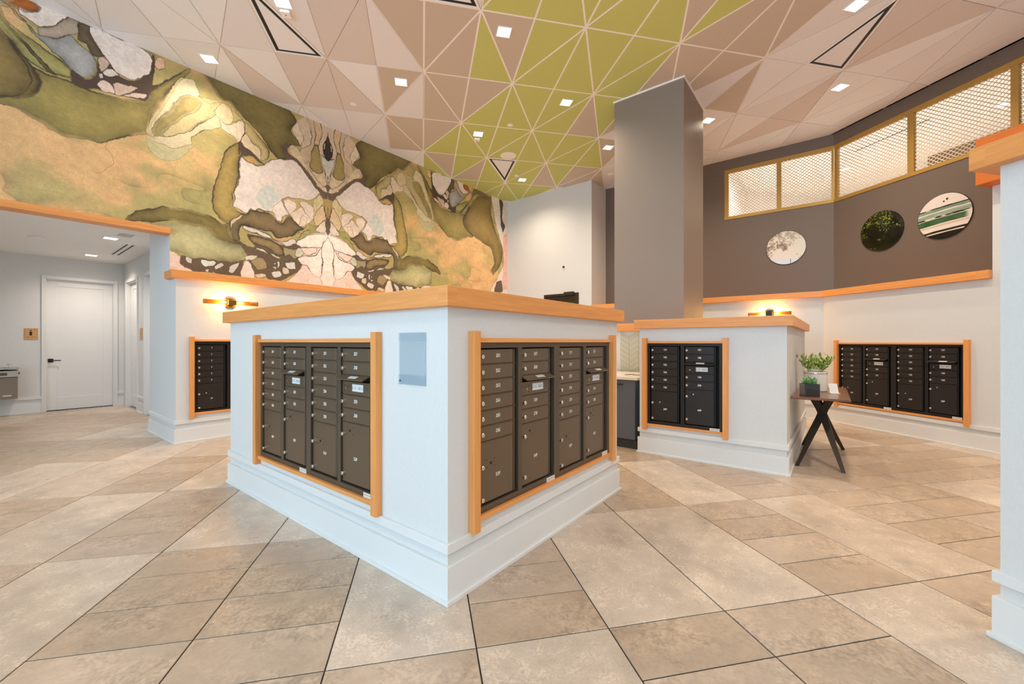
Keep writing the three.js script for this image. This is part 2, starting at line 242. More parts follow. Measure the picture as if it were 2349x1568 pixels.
// dark column
struct('wall_column', box(-2.72, -1.69, 0, HC, -7.1, -6.05, 0.003), taupeLit);
struct('trim_7', [box(-2.735, -1.675, HC - 0.02, HC + 0.002, -7.115, -6.035)], white);
// ---------------------------------------------------------------- kiosks with the mailboxes
const bronzeDoor = bronze, bronzeShell = bronzeFrame;
const HU = 0.934, RH = 0.086;
const doorGeo = new Map();
const door = (w, h) => { const k = w.toFixed(3) + h.toFixed(3); if (!doorGeo.has(k)) doorGeo.set(k, box(-w / 2, w / 2, -h / 2, h / 2, -0.012, 0, 0.0022)); return doorGeo.get(k); };
const lockGeo = merge([cyl(0.0128, 0.0128, 0.017, 0, 0, 0.0085, 'z', 20), cyl(0.0105, 0.0128, 0.002, 0, 0, 0.018, 'z', 20), box(-0.001, 0.001, -0.006, 0.006, 0.018, 0.0195)]);
const smallLock = merge([cyl(0.008, 0.008, 0.006, 0, 0, 0.003, 'z', 14), box(-0.0008, 0.0008, -0.004, 0.004, 0.006, 0.007)]), holeGeo = cyl(0.0085, 0.0085, 0.0016, 0, 0, 0.0008, 'z', 16);
const screwGeo = cyl(0.0032, 0.0032, 0.003, 0, 0, 0.0015, 'z', 8);
const screws = (d, x, y, dx, dy) => { for (const a of [-dx, dx]) for (const b of [-dy, dy]) mesh('screw', screwGeo, screwMetal, d).position.set(x + a, y + b, 0); };
const mailText = printed(256, 96, (x, w, h) => { x.fillStyle = '#e6e6e2'; x.fillRect(0, 0, w, h); x.strokeStyle = '#b9b9b6'; x.lineWidth = 3; x.strokeRect(2, 2, w - 4, h - 4); x.fillStyle = '#4a4a4c'; x.font = '46px monospace'; x.textAlign = 'center'; x.textBaseline = 'middle'; x.fillText('U.S. MAIL', w / 2, h / 2 + 2); });
const plateMat = std({ map: mailText, roughness: 0.45 });
const stickerMat = std({ map: printed(128, 40, (x, w, h) => { x.fillStyle = '#dcdad4'; x.fillRect(0, 0, w, h); x.fillStyle = '#9c9a95'; for (let i = 0; i < 7; i++) x.fillRect(8 + i * 17, 14, 8 + (i * 5) % 7, 9); }), roughness: 0.5 });
const plateGeo = (w, h) => { const g = new THREE.BoxGeometry(w, h, 0.0016); return g; };
const screwMetal = std({ color: C('#6e6259'), roughness: 0.35, metalness: 0.7 });
// one unit of two columns: six letter doors and a parcel door at the left, letter doors, mail slot and parcel door at the right
function mailboxUnit(first, parcel, label, W, pos, turn, keyhole) {
  const bronze = keyhole === chrome ? shadedBronzeDoor : bronzeDoor, bronzeFrame = keyhole === chrome ? shadedBronzeFrame : bronzeShell;
  const o = thing('mailbox_unit', label, 'mailboxes', pos, turn, 'built-in mailbox units'), k = W / 0.83;
  const X = (x) => x * k, at = (m, x, y, z = -0.010) => { m.position.set(X(x), y, z); return m; };
  const bars = [];
  for (const y of [1, 2, 3, 4, 5, 6]) bars.push(box(X(0.035), X(0.366), HU - 0.035 - y * RH - 0.002, HU - 0.035 - y * RH + 0.002, -0.03, -0.0075));
  for (const y of [0.813, 0.727, 0.601, 0.515, 0.425]) bars.push(box(X(0.428), X(0.757), y - 0.002, y + 0.002, -0.03, -0.0075));
  mesh('unit_frame', merge([box(0, X(0.03), 0, HU, -0.06, 0.003, 0.001), box(X(0.79), X(0.83), 0, HU, -0.06, 0.003, 0.001), box(X(0.03), X(0.79), HU - 0.03, HU, -0.06, 0.003, 0.001), box(X(0.03), X(0.79), 0, 0.034, -0.06, 0.003, 0.001), box(X(0.385), X(0.425), 0.034, HU - 0.03, -0.05, 0.001, 0.001)]), bronzeFrame, o);
  mesh('cabinet', box(0.004, X(0.826), 0.004, HU - 0.004, -0.075, -0.045), pit, o);
  mesh('door_rest', merge(bars), bronzeFrame, o);
  for (const x of [0.351, 0.742]) mesh('hinge', box(X(x), X(x + 0.011), 0.045, HU - 0.04, -0.03, -0.009, 0.002), bronzeFrame, o);
  const put = (name, x0, x1, y0, y1, text, tx, ty) => {
    const d = at(mesh(name, door(X(x1 - x0) - 0.003, y1 - y0 - 0.006), bronze, o), (x0 + x1) / 2, (y0 + y1) / 2);
    if (text) { const n = mesh('number', textGeo(text, 0.0205), ink, d); n.position.set(X(tx - (x0 + x1) / 2), ty - (y0 + y1) / 2, 0.0006); }
    return d;
  };
  const lock = (d, x0, x1, y0, y1, x, y) => { const m = mesh('cam_lock', lockGeo, chrome, d); m.position.set(X(x - (x0 + x1) / 2), y - (y0 + y1) / 2, 0); };
  for (let r = 0; r < 6; r++) { const y1 = HU - 0.035 - r * RH, y0 = y1 - RH, d = put('mailbox_door', 0.038, 0.347, y0, y1, String(first + r), 0.205, (y0 + y1) / 2 + 0.004); lock(d, 0.038, 0.347, y0, y1, 0.060, (y0 + y1) / 2); }
  [[0.899, 0.813], [0.813, 0.727], [0.601, 0.515], [0.515, 0.425]].forEach(([y1, y0], r) => { const d = put('mailbox_door', 0.43, 0.738, y0, y1, String(first + 6 + r), 0.585, (y0 + y1) / 2 + 0.006); lock(d, 0.43, 0.738, y0, y1, 0.452, (y0 + y1) / 2); });
  { const d = put('mail_door', 0.43, 0.738, 0.601, 0.690), p = mesh('name_plate', plateGeo(0.122, 0.046), plateMat, d), l = mesh('plunger_lock', smallLock, brassy, d);
    p.position.set(X(0.026), 0.004, 0.001); l.position.set(X(-0.1), -0.004, 0); screws(d, X(-0.1), -0.004, 0.026, 0.019);
    const e = mesh('screw', cyl(0.0035, 0.0035, 0.003, 0, 0, 0.0015, 'z', 8), screwMetal, d); e.position.set(X(0.128), 0, 0); }
  { const s = new THREE.Shape([[0.0, 0.727], [0.004, 0.727], [0.05, 0.706], [0.052, 0.700], [0.048, 0.700], [0.004, 0.719], [0.0, 0.719]].map(([x, y]) => new THREE.Vector2(x, y))), g = new THREE.ExtrudeGeometry(s, { depth: X(0.318), bevelEnabled: false });
    g.rotateY(-PI / 2); g.translate(X(0.742), 0, -0.008); const h = mesh('mail_slot_hood', g, bronze, o), l = mesh('slot_label', new THREE.BoxGeometry(0.085, 0.001, 0.026), stickerMat, h);
    l.position.set(X(0.60), 0.7175, 0.018); l.rotation.x = Math.atan2(0.021, 0.046);
    mesh('slot_back', box(X(0.435), X(0.735), 0.692, 0.722, -0.035, -0.03), pit, o); }
  for (const [x0, x1, y1, t, tx, ty, l1, l2, hx, hy] of [[0.038, 0.347, 0.383, parcel + 'P', 0.205, 0.180, 0.246, 0.068, 0.143, 0.256], [0.43, 0.738, 0.425, (parcel + 1) + 'P', 0.585, 0.204, 0.348, 0.096, 0.520, 0.374]]) {
    const d = put('parcel_door', x0, x1, 0.040, y1, t, tx, ty), my = (0.04 + y1) / 2, mx = (x0 + x1) / 2;
    lock(d, x0, x1, 0.04, y1, x0 + 0.022, l1); lock(d, x0, x1, 0.04, y1, x0 + 0.022, l2);
    const h = mesh('key_hole', holeGeo, keyhole, d); h.position.set(X(hx - mx), hy - my, 0); screws(d, X(hx - mx), hy - my, 0.034, 0.021);
  }
  const st = mesh('sticker', plateGeo(0.10, 0.028), stickerMat, o); st.position.set(X(0.745), 0.014, 0.0036);
  return o;
}
function woodFrame(label, width, pos, turn) {
  const o = thing('wooden_mailbox_frame', label, 'frame', pos, turn, 'beech frames around the mailboxes');
  for (const x of [-0.051, width]) mesh('post', box(x, x + 0.051, 0.293, 1.358, 0, 0.045, 0.003, 'y'), wood, o);
  mesh('rail', box(0, width, 1.297, 1.322, -0.02, 0.024, 0.002), wood, o); mesh('rail', box(0, width, 0.336, 0.363, -0.02, 0.024, 0.002), wood, o);
}
const Y0 = 0.363, R90 = PI / 2;
// front kiosk
{
  const o = thing('mailbox_kiosk', 'large white half-height kiosk in the centre with mailboxes on two faces', 'kiosk', [-1.535, 0, -1.444]);
  const L = -2.91, D = -2.02;
  mesh('body', merge([slab(L, 0, 0, 1.476, 0.12, [[-2.235, -0.601, Y0, 1.297]]), turned(slab(0.12, 2.02, 0, 1.476, 0.12, [[0.197, 1.856, Y0, 1.297]]), [0, 0, 0], R90), box(L, -0.12, 0, 1.476, D, D + 0.12), box(L, L + 0.12, 0, 1.476, D + 0.12, -0.12)]), paint, o);
  const cap = [box(L - 0.05, 0.05, 1.476, 1.576, -0.35, 0.05, 0.004), box(-0.35, 0.05, 1.476, 1.576, D - 0.05, -0.35, 0.004, 'z'), box(L - 0.05, -0.35, 1.476, 1.574, D - 0.05, -0.35, 0.003)];
  mesh('wood_cap', merge(cap), wood, o);
  mesh('baseboard', base('', [[L, 0, 0, -L, 1, 1], [0, 0, R90, -D, 0, 1]]), paintTrim, o);
}
woodFrame('beech frame round mailboxes 241 to 260 on the left face of the front kiosk', 1.634, [-3.770, 0, -1.444], 0);
mailboxUnit(241, 49, 'dark bronze mailbox unit at the left end of the front kiosk, boxes 241 to 250', 0.817, [-3.770, Y0, -1.444], 0, black);
mailboxUnit(251, 51, 'dark bronze mailbox unit beside the clear notice holder, boxes 251 to 260', 0.817, [-2.953, Y0, -1.444], 0, black);
woodFrame('beech frame round mailboxes 261 to 280 on the right face of the front kiosk', 1.659, [-1.535, 0, -1.641], R90);
mailboxUnit(261, 53, 'brown mailbox unit numbered 261 to 270, nearest the corner of the front kiosk', 0.8295, [-1.535, Y0, -1.641], R90, black);
mailboxUnit(271, 55, 'brown mailbox unit numbered 271 to 280 at the far end of the front kiosk', 0.8295, [-1.535, Y0, -2.4705], R90, black);
{ // clear notice holder beside the mailboxes
  const o = thing('notice_holder', 'empty clear acrylic notice holder on the white kiosk wall', 'sign holder', [-1.808, 1.21, -1.444]);
  const clear = std({ color: C('#b9cdd8'), roughness: 0.1, transparent: true, opacity: 0.16 }), cloudy = std({ color: C('#a9c2cf'), roughness: 0.3, transparent: true, opacity: 0.24 });
  mesh('back_sheet', box(-0.112, 0.112, -0.141, 0.141, 0.001, 0.003), clear, o); mesh('front_sheet', box(-0.112, 0.112, -0.141, 0.092, 0.006, 0.008), clear, o);
  mesh('strip', box(-0.112, 0.112, 0.094, 0.141, 0.006, 0.0075), cloudy, o); mesh('strip', box(-0.112, 0.112, -0.141, -0.088, 0.0085, 0.010), cloudy, o);
  mesh('screw', cyl(0.005, 0.005, 0.004, -0.094, -0.121, 0.012, 'z', 12), screwMetal, o);
}
// second kiosk: a block with mailboxes, and the tiled counter back that joins it at the left
{
  const o = thing('mailbox_kiosk', 'smaller white kiosk at the right with one mailbox unit, a table at its side', 'kiosk', [-0.39, 0, -4.83]), L = -1.462, D = -2.75;
  mesh('body', merge([slab(L, 0, 0, 1.456, 0.12, [[-1.367, -0.562, 0.351, 1.285]]), box(-0.12, 0, 0, 1.456, D, -0.12), box(L, -0.12, 0, 1.456, D, D + 0.12), box(L, L + 0.1, 0, 1.456, -1.06, -0.12)]), paint, o);
  mesh('wood_cap', merge([box(L - 0.05, 0.055, 1.456, 1.558, -0.3, 0.055, 0.004), box(-0.3, 0.055, 1.456, 1.558, D - 0.05, -0.3, 0.004, 'z'), box(L, -0.3, 1.456, 1.556, -1.2, -0.3, 0.003)]), wood, o);
  mesh('baseboard', base('', [[L, 0, 0, -L, 1, 1], [0, 0, R90, -D, 0, 1]]), paintTrim, o);
}
woodFrame('beech frame round mailboxes 191 to 200 on the smaller kiosk', 0.805, [-1.757, -0.012, -4.83], 0);
mailboxUnit(191, 39, 'mailbox unit coloured as shaded bronze, numbered 191 to 200 on the smaller kiosk', 0.805, [-1.757, Y0 - 0.012, -4.83], 0, chrome);
{ // tiled counter back: herringbone tile strips under a wooden cap
  const o = thing('tiled_counter_back', 'low wall of pale chevron tile with wooden cap between the two kiosks', 'low wall', [-3.3, 0, -5.9]);
  mesh('body', box(0, 1.44, 0, 1.46, -0.14, -0.008), paint, o); mesh('wood_cap', box(-0.04, 1.44, 1.46, 1.572, -0.14, 0.05, 0.004), wood, o);
  const tone = ['#c8c4ae', '#bfc0ae', '#cfc9b4'].map((h) => std({ color: C(h), roughness: 0.3 })), w = 0.14, h = 0.026;
  for (let c = 0; c < 5; c++) for (let r = 0; r < 24; r++) {
    const s = c % 2 ? 1 : -1, x = 0.74 + c * w, y = 0.80 + r * h; if (y > 1.40) continue;
    const sh = new THREE.Shape([[0.001, 0.001], [w - 0.001, 0.001 + s * w * 0.55], [w - 0.001, h - 0.001 + s * w * 0.55], [0.001, h - 0.001]].map(([a, b]) => new THREE.Vector2(a, b + (s < 0 ? w * 0.55 : 0))));
    const g = new THREE.ExtrudeGeometry(sh, { depth: 0.008, bevelEnabled: false }); g.translate(x, y - 0.03, -0.008); mesh('tile', g, tone[(r + c) % 3], o);
  }
}
{
  const o = thing('counter_cabinet', 'grey base cabinet with pale countertop between the two kiosks', 'cabinet', [-3.3, 0, -4.95]), grey = std({ color: C('#5a5d63'), roughness: 0.45 });
  mesh('carcass', box(0, 1.40, 0.1, 0.835, -0.93, -0.02), std({ color: C('#4d5055'), roughness: 0.5 }), o); mesh('toe_kick', box(0, 1.40, 0, 0.1, -0.90, 0.03), std({ color: C('#3a3a3c'), roughness: 0.6 }), o);
  for (const x of [0.14, 0.76]) { const d = mesh('door', box(x, x + 0.612, 0.115, 0.83, -0.02, 0.075, 0.003), grey, o); mesh('handle', box(x + 0.30, x + 0.46, 0.775, 0.785, 0.075, 0.095, 0.002), black, d); }
  const top = new THREE.Shape([[0, 0], [1.40, 0], [1.40, 0.98], [0, 0.98]].map(([x, y]) => new THREE.Vector2(x, y))), hole = new THREE.Path(); hole.absellipse(1.20, 0.42, 0.12, 0.1, 0, 2 * PI, true); top.holes.push(hole);
  const g = new THREE.ExtrudeGeometry(top, { depth: 0.03, bevelEnabled: false, curveSegments: 20 }); g.rotateX(-PI / 2); g.translate(0, 0.838, 0.09); mesh('countertop', g, std({ color: C('#e3d6c4'), roughness: 0.3 }), o);
  const ring = new THREE.TorusGeometry(0.11, 0.006, 8, 32); ring.rotateX(PI / 2); ring.scale(1.09, 1, 0.9); ring.translate(1.20, 0.868, -0.33); mesh('waste_ring', ring, chrome, o);
}
// mailboxes on the side walls
woodFrame('orange beech frame round mailboxes 1 to 10 on the left wall', 0.823, [-6.645, 0.012, -1.737], R90);
mailboxUnit(1, 1, 'mailbox unit coloured as shaded bronze, numbered from 1 on the left wall under the sconce', 0.823, [-6.645, Y0, -1.737], R90, chrome);
woodFrame('orange beech frame round mailboxes 121 to 140 on the right wall', 1.59, place(0.262).map((v, i) => (i === 1 ? -0.03 : v)), -SEG);
mailboxUnit(121, 25, 'mailbox unit coloured as shaded bronze, numbered 121 to 130 behind the table on the right wall', 0.795, place(0.262).map((v, i) => (i === 1 ? Y0 - 0.029 : v)), -SEG, chrome);
mailboxUnit(131, 27, 'mailbox unit coloured as shaded bronze, numbered 131 to 140, rightmost on the right wall', 0.795, place(1.057).map((v, i) => (i === 1 ? Y0 - 0.029 : v)), -SEG, chrome);

// ---------------------------------------------------------------- gold-framed expanded-metal windows in the upper wall
function expanded(x0, x1, y0, y1) {                     // crossing zigzag strands
  const px = 0.066, py = 0.028, l = [], w = 0.0068, t = 0.004, P = [], n = Math.ceil((x1 - x0) / (px / 2)), m = Math.ceil((y1 - y0) / py);
  const quad = (a, b, c, d) => P.push(...a, ...b, ...c, ...a, ...c, ...d);
  for (let k = 0; k <= m; k++) for (let i = 0; i < n; i++) {
    const A = [x0 + i * px / 2, y0 + k * py + ((i + k) % 2 ? 1 : -1) * py / 2], B = [Math.min(x1, x0 + (i + 1) * px / 2), y0 + k * py + ((i + 1 + k) % 2 ? 1 : -1) * py / 2];
    const cl = (y) => clamp(y, y0, y1), a0 = [A[0], cl(A[1] - w), t], a1 = [A[0], cl(A[1] + w), -t * 0.2], b0 = [B[0], cl(B[1] - w), t], b1 = [B[0], cl(B[1] + w), -t * 0.2], q = (p) => [p[0], p[1], p[2] - t];
    quad(a0, b0, b1, a1); quad(q(a1), q(b1), q(b0), q(a0)); quad(a1, b1, q(b1), q(a1)); quad(q(a0), q(b0), b0, a0);
  }
  const g = new THREE.BufferGeometry(); g.setAttribute('position', new THREE.Float32BufferAttribute(P, 3)); g.computeVertexNormals(); g.setAttribute('uv', new THREE.Float32BufferAttribute(new Float32Array(P.length / 3 * 2), 2)); return g;
}
function meshWindow(name, pos, turn, len, cuts) {       // cuts: [left, right] of every mesh panel
  const g = structGroup(name, pos, turn), y0 = 3.78, y1 = 4.80;
  mesh('top_rail', box(0, len, y1 - 0.075, y1, -0.06, -0.004, 0.003), gold, g); mesh('bottom_rail', box(0, len, y0, y0 + 0.06, -0.06, 0.012, 0.003), gold, g);
  const xs = [0, ...cuts.flat(), len]; for (let i = 0; i < xs.length; i += 2) mesh('mullion', box(xs[i], xs[i + 1], y0 + 0.06, y1 - 0.075, -0.06, -0.006, 0.003), gold, g);
  for (const [a, b] of cuts) { const m = mesh('expanded_mesh', expanded(a, b, y0 + 0.06, y1 - 0.075), meshMat, g); m.position.z = -0.035; m.userData.kind = 'stuff'; }
}
meshWindow('window_1', [-1.828, 0, UZ], 0, 1.77, [[0.075, 0.905], [0.98, 1.735]]);
meshWindow('window_2', [UC[0], 0, UC[1]], -SEG, 3.4, [[0.06, 1.14], [1.225, 2.27], [2.345, 3.36]]);
// the lit room behind them
function poly(pts, y0, y1) { const s = new THREE.Shape(pts.map(([x, z]) => new THREE.Vector2(x, -z))), g = new THREE.ExtrudeGeometry(s, { depth: y1 - y0, bevelEnabled: false }); g.rotateX(-PI / 2); g.translate(0, y0, 0); return metric(g.index ? g.toNonIndexed() : g); }
const upRoom = [[-2.3, -9.52], [-0.12, -9.52], [6.3, -4.2], [9, -4.2], [9, -17.8], [1.2, -17.8], [-2.3, -13.6]];
struct('floor_upper', poly(upRoom, 3.0, 3.1), white); struct('ceiling_upper', poly(upRoom, 5.6, 5.7), white);
const runWall = (a, b, y0, y1, t = 0.1) => { const l = Math.hypot(b[0] - a[0], b[1] - a[1]); return turned(box(0, l, y0, y1, -t, 0), [a[0], 0, a[1]], Math.atan2(-(b[1] - a[1]), b[0] - a[0])); };
struct('wall_upper', [runWall([-2.14, -13.55], [-2.14, -9.5], 3, 5.65), runWall([1.2, -17.75], [-2.14, -13.55], 3, 5.65), runWall([9, -17.75], [1.2, -17.75], 3, 5.65), runWall([8.95, -4.2], [8.95, -17.8], 3, 5.65), runWall([6.2, -4.25], [9, -4.25], 3, 5.65), box(-2.14, 0, HC, 5.65, -9.62, -9.52), runWall([6.3, -4.2], [-0.1, -9.5], HC, 5.65)], white);
struct('wall_upper_dark', runWall([1.645, -13.6], [2.75, -12.69], 3.1, 5.6, 0.2), taupe);
{ const o = thing('slot_air_diffuser', 'long black slot air diffuser seen through the mesh windows', 'air diffuser', [0.295, 5.6, -12.19], -SEG); mesh('frame', box(0, 1.45, -0.006, 0.004, -0.04, 0.04), white, o); mesh('slot', box(0.02, 1.43, -0.009, -0.005, -0.018, 0.018), black, o); }
// ---------------------------------------------------------------- lights
function ceilingLight(x, y, z, label, turn = -TH, power = LAMP, col = LAMPCOL, size = 0.15) {
  const o = thing('ceiling_light', label, 'ceiling light', [x, y, z], turn, 'square recessed ceiling lights'), h = size / 2;
  mesh('trim', merge([box(-h - 0.012, h + 0.012, -0.006, 0.004, -h - 0.012, -h), box(-h - 0.012, h + 0.012, -0.006, 0.004, h, h + 0.012), box(-h - 0.012, -h, -0.006, 0.004, -h, h), box(h, h + 0.012, -0.006, 0.004, -h, h)]), white, o);
  mesh('lens', box(-h, h, -0.003, 0.003, -h, h), glow, o);
  const l = new THREE.SpotLight(col, power, 0, 75 * PI / 180, 0.95, 2); l.position.y = -0.02; l.target.position.set(0, -1, 0); l.castShadow = true; l.shadow.radius = 4; l.name = 'lamp'; o.add(l, l.target); l.target.name = 'lamp_aim'; return o;
}
const mainLights = [[-3.142, -3.865, 'square ceiling light in the grey panel near the top of the photo'], [-4.903, -3.709, 'square ceiling light in the brown panel left of the green field'], [-3.31, -5.599, 'square ceiling light in the middle of the green panels'], [-5.044, -5.48, 'square ceiling light with a small white sensor just under it'],
  [-5.676, -7.645, 'square ceiling light below the small triangular diffuser'], [-3.446, -7.382, 'square ceiling light just left of the dark column'], [-1.711, -7.508, 'square ceiling light just right of the dark column'], [0.024, -7.713, 'square ceiling light below the long triangular diffuser'],
  [0.158, -5.944, 'square ceiling light beside the long triangular diffuser, upper right'], [-6.479, -1.862, 'square ceiling light close to the mural at the upper left'], [-4.767, -2.037, 'square ceiling light cut by the top edge with a red-dotted detector']];
for (const [x, z, label] of mainLights) ceilingLight(x, HC, z, label, -TH, x < -6 ? LAMP * 0.4 : x < -5.6 ? LAMP * 1.1 : LAMP);
ceilingLight(-8.84, 2.9, -1.26, 'square corridor ceiling light nearer the grille', 0, LAMP * 0.55, new THREE.Color(1, 0.9, 0.8)); ceilingLight(-10.85, 2.9, -1.285, 'square corridor ceiling light nearer the restroom door', 0, LAMP * 0.55, new THREE.Color(1, 0.9, 0.8));
ceilingLight(0.154, 5.6, -13.28, 'square light of the upper room behind the left mesh panel', -SEG, LAMP * 1.5, new THREE.Color(1, 0.9, 0.78)); ceilingLight(2.361, 5.6, -11.43, 'square light of the upper room behind the right mesh panel', -SEG, LAMP * 1.5, new THREE.Color(1, 0.9, 0.78)); ceilingLight(-1.1, 5.6, -11.2, 'added square fill light of the upper room behind the leftmost mesh panel', 0, LAMP * 1.5, new THREE.Color(1, 0.9, 0.78)); ceilingLight(0.9, 5.6, -10.2, 'added square fill light of the upper room, unseen over the mesh windows', 0, LAMP * 1.5, new THREE.Color(1, 0.9, 0.78));  // the last two lamps are added to brighten the upper room
for (const [x, z, label] of [[2.0, -4.2, 'added unseen square fill light over the aisle before the right wall'], [3.6, -1.6, 'added unseen square fill light behind the near wall end at the right'], [0.9, 0.6, 'added unseen square fill light above and behind the camera'], [-3.2, 0.9, 'added unseen square fill light behind the camera towards the corridor']]) ceilingLight(x, HC, z, label, -TH, x > 1.5 ? LAMP * 2 : LAMP * 0.8);  // unseen lamps, added to fill light into the near and right-hand side
// small ceiling fittings
function disc(name, label, cat, x, z, r, y = HC, drop = 0.012, group) { const o = thing(name, label, cat, [x, y, z], 0, group); mesh('cover', new THREE.LatheGeometry([[0, -drop], [r * 0.8, -drop], [r, -drop * 0.4], [r, 0.001], [0, 0.001]].map(([a, b]) => new THREE.Vector2(a, b)), 28), white, o); return o; }
disc('sprinkler_cover', 'white sprinkler cover on the pale ceiling left of the brown panels', 'sprinkler', -5.945, -3.6, 0.05, HC, 0.008, 'sprinkler covers'); disc('sprinkler_cover', 'white sprinkler cover in the middle of the green panels', 'sprinkler', -4.413, -5.594, 0.05, HC, 0.008, 'sprinkler covers');
disc('sprinkler_cover', 'white sprinkler cover right of the dark column', 'sprinkler', -1.426, -8.228, 0.05, HC, 0.008, 'sprinkler covers'); disc('sprinkler_cover', 'white sprinkler cover beside the light under the small diffuser', 'sprinkler', -5.63, -7.365, 0.05, HC, 0.02, 'sprinkler covers');
disc('sprinkler_cover', 'white disc half hidden by the left edge of the column', 'sprinkler', -3.939, -8.594, 0.08, HC, 0.02, 'sprinkler covers'); disc('ceiling_speaker', 'round white speaker in the green ceiling panels', 'speaker', -5.163, -6.489, 0.16, HC, 0.01);
disc('smoke_detector', 'round white smoke detector on the corridor ceiling', 'smoke detector', -9.66, -0.55, 0.09, 2.9, 0.03);
for (const [x, z, label] of [[-4.89, -2.131, 'white square detector with a red dot at the top edge'], [-5.193, -5.606, 'small white square sensor under a ceiling light among green panels']]) { const o = thing('ceiling_sensor', label, 'sensor', [x, HC, z], -TH); mesh('housing', box(-0.05, 0.05, -0.03, 0, -0.05, 0.05, 0.006), white, o); mesh('indicator', cyl(0.008, 0.008, 0.004, 0.0, -0.031, 0.0, 'y', 12), std({ color: C('#c8403a'), roughness: 0.4 }), o); }
// sconces: two smoked glass tubes on a square bracket, a bulb in each
const amber = phys({ color: C('#c9a56c'), roughness: 0.05, transmission: 1, thickness: 0, ior: 1.4 }), bulbMat = std({ color: C('#fff2dc'), emissive: new THREE.Color(1, 0.75, 0.42), emissiveIntensity: 22 }), ambBrass = std({ color: C('#8b6a3c'), roughness: 0.35, metalness: 0.7 });
function sconce(label, pos, turn, metal, glass) {
  const o = thing('wall_sconce', label, 'wall light', pos, turn);
  mesh('bracket', merge([box(-0.065, 0.065, -0.065, 0.065, 0, 0.03, 0.006), box(-0.05, 0.05, -0.034, 0.034, 0.03, 0.105, 0.006)]), metal, o);
  for (const s of [-1, 1]) {
    const g = mesh('glass_tube', cyl(0.031, 0.031, 0.27, 0, 0, 0, 'x', 28), glass, o); g.position.set(s * 0.187, 0, 0.07);
    const e = new THREE.TorusGeometry(0.031, 0.0025, 8, 28); e.rotateY(PI / 2); const r = mesh('end_ring', e, metal, g); r.position.x = s * 0.135;
    const b = mesh('bulb', new THREE.LatheGeometry([[0, -0.045], [0.011, -0.04], [0.014, -0.01], [0.012, 0.02], [0.007, 0.035], [0, 0.04]].map(([a, c]) => new THREE.Vector2(a, c)), 16).rotateZ(PI / 2), bulbMat, o); b.position.set(s * 0.105, 0, 0.07);
    const l = new THREE.PointLight(new THREE.Color(1, 0.74, 0.48), 0.9, 0, 2); l.position.set(s * 0.105, 0, 0.07); l.castShadow = true; l.name = 'lamp'; o.add(l);
  }
}
sconce('amber two-tube wall sconce glowing above the left mailboxes', [-6.645, 1.84, -2.15], PI / 2, ambBrass, amber);
sconce('dark two-tube wall sconce glowing just above the smaller kiosk', [-0.955, 1.80, -8.66], 0, std({ color: C('#3b332b'), roughness: 0.4, metalness: 0.6 }), amber);

// ---------------------------------------------------------------- mural wallpaper
const muralShapes = [];
const spline = (q, closed) => { const p = []; for (let i = 0; i < q.length; i += 2) p.push(new THREE.Vector2(q[i], q[i + 1])); const n = p.length, out = []; for (let i = 0; i < (closed ? n : n - 1); i++) { const g = (k) => p[closed ? (k + n) % n : clamp(k, 0, n - 1)], a = g(i - 1), b = g(i), c = g(i + 1), d = g(i + 2); for (let k = 0; k < 4; k++) { const t = k / 4, t2 = t * t, t3 = t2 * t, f = (x0, x1, x2, x3) => { const s = 0.7; return x1 + s * ((x2 - x0) / 2 * (t - 2 * t2 + t3) + (x3 - x1) / 2 * (t3 - t2)) + (x2 - x1) * (3 * t2 - 2 * t3); }; out.push([f(a.x, b.x, c.x, d.x), f(a.y, b.y, c.y, d.y)]); } } if (!closed) out.push([p[n - 1].x, p[n - 1].y]); return out; };
const bounds = (p) => [Math.min(...p.map((q) => q[0])) - 0.06, Math.max(...p.map((q) => q[0])) + 0.06, Math.min(...p.map((q) => q[1])) - 0.06, Math.max(...p.map((q) => q[1])) + 0.06];
const P = (color, edge, dark, rim, q) => { const p = spline(q, true); muralShapes.push({ c: rgb(color), edge, dark, rim, p, b: bounds(p), closed: true }); };
const V = (edge, dark, q) => { const p = spline(q, false); muralShapes.push({ edge, dark, p, b: bounds(p), closed: false }); };
// shapes of the pattern: distance from its mirror axis and height, in metres
P('#9a8a4e', 0.02, 0.75, 0.1, [3.6, 4.57, 3.56, 4.51, 3.35, 4.3, 3.21, 4.28, 3.05, 4.27, 2.89, 4.25, 2.7, 4.26, 2.41, 4.34, 2.34, 4.51, 2.22, 4.66, 1.98, 4.96, 1.95, 4.94, 2.2, 4.5, 2.35, 4.16, 2.37, 3.94, 2.4, 3.93, 2.74, 3.71, 2.8, 3.67, 2.94, 3.66, 3.11, 3.64, 3.26, 3.71, 3.45, 3.79, 3.62, 3.84]);
P('#8a7443', 0.035, 0.7, 0.12, [3.62, 4.52, 3.56, 4.51, 3.5, 4.5, 3.43, 4.43, 3.35, 4.32, 3.3, 4.22, 3.27, 4.13, 3.31, 4.01, 3.4, 3.93, 3.5, 3.89, 3.62, 3.87]);
P('#a99f60', 0.012, 0.8, 0.05, [3.62, 4.74, 3.56, 4.71, 3.43, 4.64, 3.25, 4.53, 3.1, 4.44, 3.05, 4.38, 3.05, 4.32, 3.16, 4.31, 3.28, 4.31, 3.39, 4.37, 3.46, 4.47, 3.56, 4.57, 3.62, 4.6]);
P('#aba9a4', 0.012, 0.7, 0.1, [3.62, 4.83, 3.56, 4.82, 3.46, 4.84, 3.4, 4.77, 3.35, 4.68, 3.16, 4.51, 3.04, 4.4, 2.94, 4.36, 2.84, 4.47, 2.83, 4.6, 2.87, 4.68, 2.99, 4.75, 3.05, 4.79, 3.16, 4.69, 3.29, 4.67, 3.41, 4.76, 3.5, 4.85, 3.62, 4.9]);
